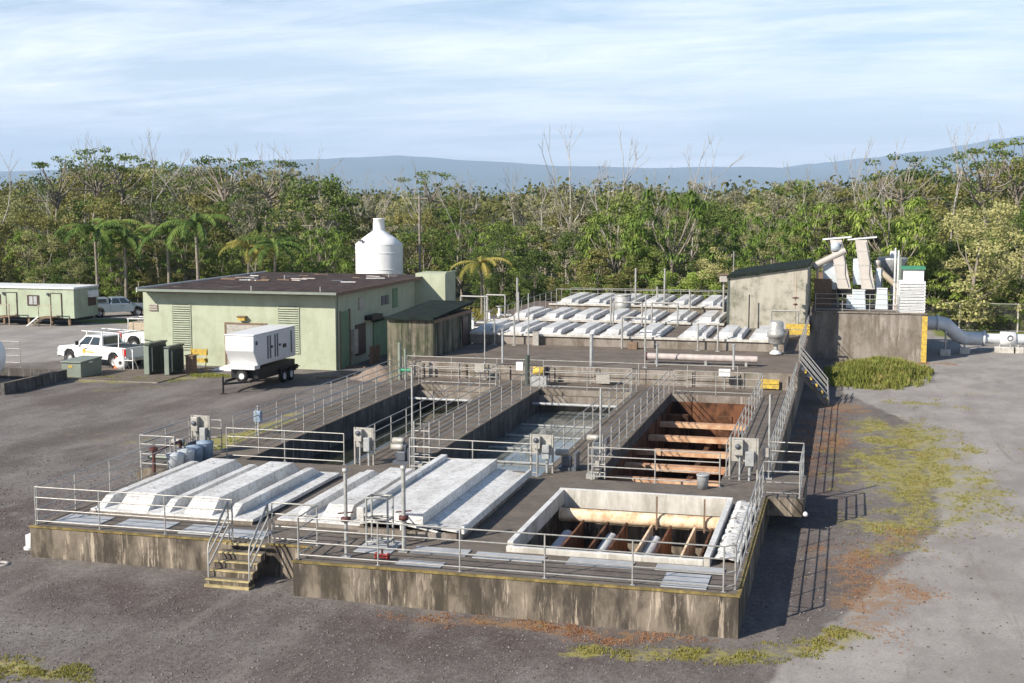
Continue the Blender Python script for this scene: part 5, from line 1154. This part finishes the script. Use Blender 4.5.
# ------------------------------------------------------------------ deck equipment
def cabinet(x, y, label, w=.68, h=1.3, face=-1, z=DZ):
    t = thing('control_cabinet', label, 'control cabinet', (x, y, z), 'motor control stands')
    for s in (-1, 1): part('post', MB().tube([(x + s * w / 2, y, z), (x + s * w / 2, y, z + h)], .04, 6), 'cabinet_grey', t)
    part('back_plate', M2((x - w / 2 + .05, y - .02, z + .62, x + w / 2 - .05, y + .02, z + h)), 'cabinet_grey', t)
    part('box', M2((x - w * .38, y - .24, z + .85, x - w * .02, y - .022, z + h - .04)), 'cabinet_grey', t, bevel=.015)
    part('box', M2((x + w * .06, y - .2, z + .5, x + w * .38, y - .022, z + .98)), 'conduit_grey', t, bevel=.015)
    part('conduit', MB().tube([(x - .12, y - .1, z), (x - .12, y - .1, z + .86)], .035, 6), 'conduit_grey', t); part('conduit', MB().tube([(x + .2, y - .08, z), (x + .2, y - .08, z + .5)], .05, 6), 'conduit_grey', t)
    part('switch', MB().lathe([(0, -.04), (.09, -.03), (.09, 0)], (x - w * .2, y - .25, z + 1.15), 12, 'y'), 'stripe_dark', t)
    return t
cabinet(-16.1, 41.0, 'pale control cabinet on posts between the first and middle basins')
cabinet(-9.85, 41.3, 'pale control cabinet on posts at the right end of the middle basin railing', w=.75)
cabinet(-3.2, 41.9, 'control cabinet on posts at the right end of the empty basin', w=.9, h=1.4)
cabinet(-22.5, 41.3, 'weathered control cabinet on posts behind the grey bins', w=.7, h=1.4)
def drive(x, y, label, z=DZ):
    t = thing('scraper_drive', label, 'drive motor', (x, y, z), 'scraper drive motors')
    part('gearbox', M2((x - .2, y - .16, z + .121, x + .12, y + .16, z + .45)), 'stripe_dark', t, bevel=.03)
    part('motor', MB().lathe([(0, -.35), (.11, -.33), (.12, 0), (.12, .1), (0, .12)], (x - .1, y, z + .58), 12, 'x'), 'cabinet_grey', t)
    part('base', M2((x - .32, y - .22, z + .001, x + .32, y + .22, z + .12)), 'stripe_dark', t)
    part('chain_guard', M2((x + .26, y - .3, z + .13, x + .34, y + .3, z + .62)), 'stripe_dark', t)
    return t
drive(-14.85, 41.5, 'grey motor and gearbox at the foot of the left walkway'); drive(-9.1, 42.0, 'rusty looking motor at the foot of the middle walkway'); drive(-22.7, 40.4, 'dark motor beside the grey bins')
drive(-15.2, 42.6, 'small dark motor further back on the left walkway'); drive(-8.6, 44.9, 'dark motor on the middle walkway behind the tall pole')
# ladders between walkway rails
def ladder_rack(x, y, label, h=1.5, w=.55, z=DZ):
    t = thing('ladder_frame', label, 'ladder frame', (x, y, z), 'small ladder frames')
    for s in (-1, 1): part('upright', MB().tube([(x + s * w / 2, y, z), (x + s * w / 2, y, z + h)], .028, 6), 'rail_paint', t)
    for k in range(int(h / .27)): part('rung', MB().tube([(x - w / 2, y, z + .2 + k * .27), (x + w / 2, y, z + .2 + k * .27)], .022, 5), 'rail_paint', t)
    part('foot_box', M2((x - w / 2 - .05, y - .15, z + .001, x + .05, y + .15, z + .16)), 'rail_paint', t)
ladder_rack(-14.0, 41.0, 'white ladder frame at the left end of the middle basin railing', h=1.6)
ladder_rack(-7.9, 40.9, 'white ladder frame at the left end of the empty basin railing', h=1.15)
def pole(x, y, z, h, label, r=.05, cat='pole', lamp=None, mat='galvanised', box=None, collar=None, name='pole'):
    t = thing(name, label, cat, (x, y, z))
    part('shaft', MB().tube([(x, y, z), (x, y, z + h)], r * .8, 8), mat, t)
    part('base_plate', M2((x - .12, y - .12, z + .001, x + .12, y + .12, z + .03)), mat, t)
    if lamp: part('lamp', MB().lathe([(0, 0), (.16, 0), (.22, .06), (.22, .2), (.17, .28), (0, .3)], (x, y, z + h), 14), lamp, t)
    if box: part('box', M2((x - .2, y - .16, z + box, x + .0, y - .03, z + box + .3)), 'cabinet_grey', t)
    if collar:
        part('collar', MB().lathe([(.05, 0), (.13, .0), (.13, .10), (.05, .12)], (x, y, z + collar), 12), 'pipe_brown', t)
        part('hand_lever', MB().tube([(x - .2, y - .05, z + collar + .2), (x + .2, y + .05, z + collar + .24)], .02, 5), 'pipe_brown', t)
        part('cap', MB().lathe([(r, 0), (.08, .02), (.08, .10), (0, .12)], (x, y, z + h - .02), 10), mat, t)
    return t
pole(-14.25, 40.75, DZ, 3.5, 'tall thin grey pole at the left end of the middle basin railing', .04)
pole(-7.85, 41.25, DZ, 2.95, 'tall thin grey pole at the corner of the empty basin', .045, box=.25)
pole(-2.42, 42.3, DZ, 2.8, 'tall grey pole standing on the east walkway railing', .05, box=.75)
pole(-17.8, 62.1, DZ, 4.3, 'thin tall pole behind the first basin', .04); pole(-15.6, 62.4, UZ, 3.6, 'thin tall pole behind the middle basin', .04); pole(-9.7, 62.6, UZ, 3.6, 'thin tall pole left of the pink pipe end', .04)
pole(-12.35, 30.1, DZ, 2.25, 'pipe post with brown collar left of the raised cover', .06, collar=.95, cat='valve post', name='valve_post')
pole(-11.1, 31.0, DZ, 2.2, 'pipe post with brown collar in front of the raised cover', .07, collar=.85, cat='valve post', name='valve_post')
fr = thing('metal_stand', 'small open metal stand left of the raised cover', 'stand', (-11.9, 31.15, DZ))
for x in (-12.2, -11.6): part('leg', MB().tube([(x, 31.15, DZ), (x, 31.15, DZ + 1.35)], .03, 6), 'galvanised', fr); part('leg', MB().tube([(x, 31.55, DZ), (x, 31.55, DZ + 1.35)], .03, 6), 'galvanised', fr)
for z in (.15, .75, 1.33): part('shelf_bar', MB().tube([(-12.2, 31.15, DZ + z), (-11.6, 31.15, DZ + z), (-11.6, 31.55, DZ + z), (-12.2, 31.55, DZ + z), (-12.2, 31.15, DZ + z)], .025, 5), 'galvanised', fr)
rv = thing('red_valve', 'red flanged valve lying on the deck behind the front railing', 'valve', (-11.35, 30.05, DZ)); part('body', MB().lathe([(.04, -.18), (.09, -.18), (.09, -.14), (.05, -.12), (.07, 0), (.05, .12), (.09, .14), (.09, .18), (.04, .18)], (-11.35, 30.05, DZ + .12), 14, 'x'), 'valve_red', rv); part('stem', MB().cyl((-11.35, 30.05, DZ + .15), .03, .14, 8), 'pipe_brown', rv)
for i, (x, y, h, r0, mt) in enumerate(((-21.85, 38.3, .58, .29, 'drum_grey'), (-21.8, 38.95, .58, .29, 'drum_grey'), (-21.8, 39.55, .6, .29, 'blue_drum'), (-21.75, 40.2, .64, .29, 'blue_drum'))):
    b = thing('waste_bin', ['nearest light grey bin of the row on the west deck edge', 'second light grey bin of the row on the west deck edge', 'blue grey bin third in the row on the west deck edge', 'blue grey bin at the far end of the row on the west deck edge'][i], 'bin', (x, y, DZ), 'row of round bins on the west deck edge')
    part('body', MB().lathe([(0, .01), (r0 * .85, .01), (r0, h)], (x, y, DZ), 22), mt, b); part('lid', MB().lathe([(r0 * 1.05, h), (r0 * 1.05, h + .04), (0, h + .09)], (x, y, DZ), 22), mt, b)
bp = thing('brown_pipe', 'rusty dark red bent pipe beside the grey bins', 'pipe', (-22.3, 38, DZ))
part('pipe', MB().tube([(-22.3, 37.7, DZ), (-22.3, 37.7, DZ + .95)], .055, 8).tube([(-22.3, 37.7, DZ + .7), (-22.5, 39.2, DZ + .7), (-22.6, 40.0, DZ + .7), (-22.6, 40.05, DZ)], .05, 8), 'pipe_brown', bp); part('flange', MB().cyl((-22.3, 37.7, DZ + .82), .14, .1, 12), 'pipe_brown', bp)
part('green_pipe', MB().tube([(-23.3, 39.0, DZ + .3), (-22.3, 39.0, DZ + .3)], .07, 8), 'equipment_green_light', bp)
pb = thing('bucket', 'light grey bucket in front of the empty basin railing', 'bucket', (-4.35, 40.3, DZ)); part('body', MB().lathe([(0, .01), (.17, .01), (.19, .42)], (-4.35, 40.3, DZ), 20), 'conduit_grey', pb); part('rim', MB().lathe([(.19, .42), (.21, .42), (.21, .46), (.15, .47), (0, .44)], (-4.35, 40.3, DZ), 20), 'conduit_grey', pb)
solo('brown_block', M2((-11.95, 40.15, DZ, -11.75, 40.35, DZ + .28)), 'tan_paint', 'small brown wooden block beside the middle basin railing', 'block', bevel=.01)
hs = thing('blue_valve', 'blue hand valve on the west walkway railing', 'valve', (-22.1, 45.2, DZ)); part('body', MB().box(-22.3, 45.1, DZ + .5, -22.0, 45.3, DZ + .95), 'blue_drum', hs, bevel=.03); part('stem', MB().tube([(-22.15, 45.2, DZ), (-22.15, 45.2, DZ + 1.15)], .04, 6), 'conduit_grey', hs)
gh = thing('green_hydrant', 'bright green painted pipe and valve at the corner below the shed', 'valve', (-22.0, 61.0, DZ)); part('pipe', MB().tube([(-21.9, 60.8, DZ), (-21.9, 60.8, DZ + 1.9)], .09, 8).tube([(-21.6, 60.8, DZ), (-21.6, 60.8, DZ + 1.6)], .07, 8), 'equipment_green_light', gh); part('cross_pipe', MB().tube([(-21.9, 60.8, DZ + .5), (-21.3, 60.8, DZ + .5)], .1, 8), 'bright_green_paint', gh)
# upper deck fittings
pk = thing('pink_pipe', 'long pinkish pipe lying on brackets above the cross walkway', 'pipe', (-7, 64.6, UZ)); part('pipe', MB().tube([(-9.9, 64.5, UZ + .35), (-4.35, 64.5, UZ + .35)], .17, 14), 'pink_pipe', pk); part('end_cap', MB().cyl((-10.0, 64.5, UZ + .35), .2, .12, 12, 'x'), 'pipe_brown', pk)
for x in (-9.4, -6.9, -4.9): part('bracket', M2((x - .06, 64.3, UZ + .001, x + .06, 64.7, UZ + .2)), 'galvanised', pk)
sv = thing('silver_vessel', 'shiny silver metal drum on a stand left of the east upper railing', 'vessel', (-3.75, 69.6, UZ))
part('drum', MB().lathe([(0, .62), (.35, .6), (.40, .66), (.40, .95), (.47, .97), (.47, 1.25), (.40, 1.28), (.38, 1.75), (.30, 1.82), (0, 1.84)], (-3.75, 69.6, UZ), 24), 'galvanised', sv); part('skirt', MB().lathe([(.15, .25), (.32, .1), (.32, .04), (0, .03)], (-3.75, 69.6, UZ), 20), 'tarp_white', sv); part('stem', MB().cyl((-3.75, 69.6, UZ + .2), .12, .45, 12), 'galvanised', sv)
s2 = thing('round_vat', 'round grey metal vat behind the middle row of covers', 'vat', (-15.4, 88.9, UZ)); part('shell', MB().lathe([(0, 0), (.58, 0), (.58, 1.6), (.54, 1.6), (.54, 1.3), (0, 1.3)], (-15.4, 88.9, UZ), 24), 'galvanised', s2)
part('hoop', MB().lathe([(.58, 1.5), (.61, 1.52), (.61, 1.58), (.58, 1.6)], (-15.4, 88.9, UZ), 24), 'galvanised', s2)
for i, (x, y, z, w, h, lb) in enumerate(((-3.6, 62.05, 1.07, .9, .5, 'yellow warning board below the silver vessel'), (-2.95, 78.2, 2.0, 1.4, .7, 'yellow barrier boards in front of the stained wall'), (-20.7, 74.3, 1.86, 1.1, .5, 'yellow rack on the dark deck beside the shed'))):
    t = thing('warning_board', lb, 'warning board', (x, y, z), 'yellow boards')
    part('board', M2((x - w / 2, y, z + .05, x + w / 2, y + .05, z + h * .5)), 'sign_yellow', t); part('board', M2((x - w / 2, y, z + h * .56, x + w / 2, y + .05, z + h)), 'sign_yellow', t)
    for s in (-1, 1): part('post', M2((x + s * (w / 2 - .1) - .03, y + .051, z, x + s * (w / 2 - .1) + .03, y + .1, z + h)), 'tan_paint', t)
ym = thing('yellow_motor', 'yellow motor with green pump on the corner of the cross walkway', 'motor', (-14.9, 60.6, DZ)); part('motor', MB().lathe([(0, -.3), (.2, -.28), (.2, .28), (0, .3)], (-14.6, 60.6, DZ + .75), 14, 'x'), 'sign_yellow', ym); part('fan_cover', MB().lathe([(.21, .0), (.21, .16), (0, .18)], (-14.3, 60.6, DZ + .75), 14, 'x'), 'black_metal', ym); part('base', M2((-15.0, 60.4, DZ, -14.2, 60.85, DZ + .5)), 'conduit_grey', ym); part('pump', MB().cyl((-15.2, 60.6, DZ), .12, 1.5, 12), 'equipment_green', ym); part('box', M2((-15.75, 60.5, DZ + .75, -15.4, 60.7, DZ + 1.15)), 'white_paint', ym)
for i, (x, y, z, w, h, lb) in enumerate(((-17.9, 61.6, DZ + .45, .5, .4, 'small grey junction box on the cross walkway behind the first basin'), (-11.6, 61.6, DZ + .1, .7, .45, 'low grey box on the cross walkway behind the middle basin'), (-5.7, 61.7, DZ + .65, .55, .35, 'small white sign plate behind the empty basin'), (-17.2, 70.6, UZ, .35, .75, 'narrow pale box against the wall below the nearest covers'))):
    t = thing('junction_box', lb, 'junction box', (x, y, DZ)); part('box', M2((x - w / 2, y - .12, z, x + w / 2, y + .05, z + h)), 'tarp_white' if i == 2 else 'cabinet_grey', t, bevel=.01)
    if z > DZ + .2 and i < 3: part('stem', MB().tube([(x, y, DZ), (x, y, z)], .035, 6), 'galvanised', t)
    else: part('lid', M2((x - w / 2 - .02, y - .14, z + h + .002, x + w / 2 + .02, y + .06, z + h + .04)), 'cabinet_grey', t)
for i, (x, y, h) in enumerate(((-12.4, 62.6, 1.55), (-9.2, 63.2, 1.1), (-5.4, 63.0, 1.2), (-17.0, 62.6, 1.7))):
    t = thing('bollard_post', ['thick grey post at the edge of the upper deck behind the middle basin', 'grey post at the left end of the pink pipe', 'grey post in front of the right end of the pink pipe', 'grey double post at the edge of the upper deck behind the first basin'][i], 'post', (x, y, UZ)); part('shaft', MB().tube([(x, y, UZ), (x, y, UZ + h)], .09 if i == 0 else .06, 8), 'conduit_grey', t); part('cap', MB().cyl((x, y, UZ + h), .1, .06, 10), 'conduit_grey', t)
def goal(x0, x1, y, z, h, lb, mat='rail_paint'):
    t = thing('pipe_gantry', lb, 'pipe gantry', ((x0 + x1) / 2, y, z), 'pipe frames of the rear tank')
    part('upright', MB().tube([(x0, y, z), (x0, y, z + h)], .055, 6), mat, t); part('upright', MB().tube([(x1, y, z), (x1, y, z + h)], .055, 6), mat, t); part('cross_bar', MB().tube([(x0, y, z + h), (x1, y, z + h)], .055, 6), mat, t)
goal(-14.2, -12.4, 78.6, UZ, 1.9, 'left pale pipe frame between the nearest and middle cover rows'); goal(-11.8, -10.2, 78.6, UZ, 1.9, 'right pale pipe frame between the nearest and middle cover rows')
goal(-12.2, -10.9, 70.3, UZ, 1.75, 'pale pipe frame ladder in front of the nearest covers'); goal(-24.4, -22.6, 79.5, UZ, 2.0, 'pale pipe frame over the valves at the west corner of the rear tank'); goal(-23.8, -22.5, 83.5, UZ, 1.8, 'second pale pipe frame at the west corner of the rear tank')
goal(-4.6, -3.0, 79.6, UZ, 1.5, 'pale pipe frame in front of the stained wall')
solo('rusty_stool', M2((-11.8, 70.0, UZ, -11.3, 70.4, UZ + .4)), 'wood_brown', 'brown box inside the pipe frame ladder before the nearest covers', 'box', bevel=.02)
for i, (x, y, h, r0) in enumerate(((-15.2, 93.2, 3.2, .09), (-12.9, 92.0, 3.3, .09), (-20.3, 78.6, 2.4, .07), (-19.6, 70.4, 1.5, .06), (-18.4, 70.3, 1.7, .06), (-14.4, 78.8, 2.2, .07), (-8.0, 70.4, 1.5, .06), (-6.9, 70.3, 1.5, .07), (-23.2, 89.5, 2.6, .1), (-13.8, 94.5, 1.8, .08), (-10.9, 90.5, 1.9, .08))):
    pole(x, y, UZ, h, ['left white pipe post in the farthest row of covers', 'right white pipe post in the farthest row of covers', 'white pipe post at the left end of the middle cover row', 'left short pipe post before the nearest covers', 'taller short pipe post before the nearest covers', 'thin pipe post left of the pale pipe frames', 'left thin pipe post below the black rod', 'right thin pipe post below the black rod', 'grey capped pipe post at the far west corner of the rear tank', 'short pipe post right of the round grey vat', 'short pipe post behind the right pipe frame'][i], r0, cat='pipe post', mat='rail_paint', name='pipe_post')
t = pole(-8.35, 88.5, UZ, 2.6, 'lamp post with square lantern left of the stained wall', .09, cat='lamp post', mat='rail_paint', name='lamp_post'); part('lantern', M2((-8.62, 88.2, UZ + 2.62, -8.08, 88.8, UZ + 3.1)), 'cabinet_grey', t, bevel=.03); part('lantern_cap', M2((-8.7, 88.1, UZ + 3.102, -8.0, 88.9, UZ + 3.16)), 'wood_brown', t)
pole(-8.8, 101, UZ, 4.2, 'thin tall pole at the farthest railing', .045)
pole(-6.0, 80.3, UZ, 2.4, 'black rod leaning against the stained wall', .05, mat='black_metal', name='steel_rod', cat='rod')
vp_ = pole(-3.2, 80.2, UZ, 3.7, 'pale vent stack with brown fittings before the stained wall', .045, mat='tan_paint', name='vent_stack', cat='pipe'); part('fitting', MB().lathe([(.04, 0), (.2, .03), (.2, .08), (.04, .12)], (-3.2, 80.2, UZ + 2.2), 12).lathe([(.04, 0), (.14, .03), (.14, .08), (.04, .12)], (-3.2, 80.2, UZ + 1.8), 12), 'pipe_brown', vp_)
# valves cluster at the west corner of the rear tank
for i, (x, y) in enumerate(((-24.0, 80.5), (-23.3, 82.4), (-23.6, 86.0), (-22.9, 77.2))):
    t = thing('pipe_valve', ['pale hand wheel valve under the west pipe frame', 'pale valve behind the west pipe frame', 'farthest pale valve at the west edge of the rear tank', 'nearest pale valve at the west edge of the rear tank'][i], 'valve', (x, y, UZ), 'valves at the west edge of the rear tank')
    part('body', MB().lathe([(0, 0), (.16, .02), (.16, .3), (.08, .35), (.08, .8), (0, .82)], (x, y, UZ), 12), 'tarp_white', t); part('hand_wheel', MB().lathe([(.2, 0), (.26, .03), (.2, .06)], (x, y, UZ + .8), 14), 'rail_paint', t); part('side_pipe', MB().tube([(x, y, UZ + .2), (x + .9, y, UZ + .2)], .1, 8), 'conduit_grey', t)
# floodlight poles behind the building
for i, (px, Y, yt) in enumerate(((311, 112, 224), (420, 108, 195))):
    x = at(px, Y); h = CZ + (196 - yt) / F * math.hypot(x, Y)
    t = pole(x, Y, 0, h, ['pale lamp post right of the yellow fronded palms', 'tall pale pole standing right of the white cone topped tank'][i], .14 if i else .11, cat='utility pole', mat='bark_pale', name='utility_pole')
    part('cross_arm', MB().tube([(x - .9, Y, h - .1), (x + .3, Y, h - .1)], .05, 6) if i == 0 else MB().tube([(x - .8, Y, h - .3), (x + .8, Y, h - .3)], .06, 6), 'bark_pale', t)
pn = thing('sand_pile', 'pale brown sand pile between the green building and the shed', 'sand pile', (-26, 68, 0))
m = MB(); n = 12
for j in range(n + 1):
    for i in range(n + 1):
        u, v = i / n * 2 - 1, j / n * 2 - 1; m.v.append((-25.9 + u * 1.5, 68.3 + v * 1.6, max(-.02, .75 * (1 - math.hypot(u, v)) + .05 * sin(u * 9 + v * 5))))
m.f = [(j * (n + 1) + i, j * (n + 1) + i + 1, (j + 1) * (n + 1) + i + 1, (j + 1) * (n + 1) + i) for j in range(n) for i in range(n)]; m.sm = [True] * len(m.f)
COL.objects.unlink(pn); bpy.data.objects.remove(pn)
solo('sand_pile', m, 'sand_pile', 'pale brown sand pile between the green building and the shed', 'sand pile', fix=False)
for i, (x, y, l, a) in enumerate(((-28.5, 67.5, 1.6, .3), (-28.0, 69.0, 1.2, -.4), (-28.9, 72.0, 1.5, .1))):
    m = MB().box(-l / 2, -.09, 0, l / 2, .09, .07); m.v = [(x + p * cos(a) - q * sin(a), y + p * sin(a) + q * cos(a), z) for p, q, z in m.v]
    solo('timber', m, 'wood_brown', ['brown timber lying nearest the sand pile', 'brown timber lying at the corner of the green building', 'brown timber lying along the side wall of the green building'][i], 'timber', 'loose timbers by the green building')
bx = thing('pallet', 'dark pallet leaning at the foot of the dark barred window', 'pallet', (-28.2, 74, 0)); part('boards', M2(*[(-28.4 + k * .02, 73.4 + k * .3, 0, -28.3 + k * .02, 73.6 + k * .3, 1.1) for k in range(5)]), 'wood_brown', bx); part('cross_board', M2((-28.45, 73.3, .5, -28.41, 75.0, .62)), 'wood_brown', bx)
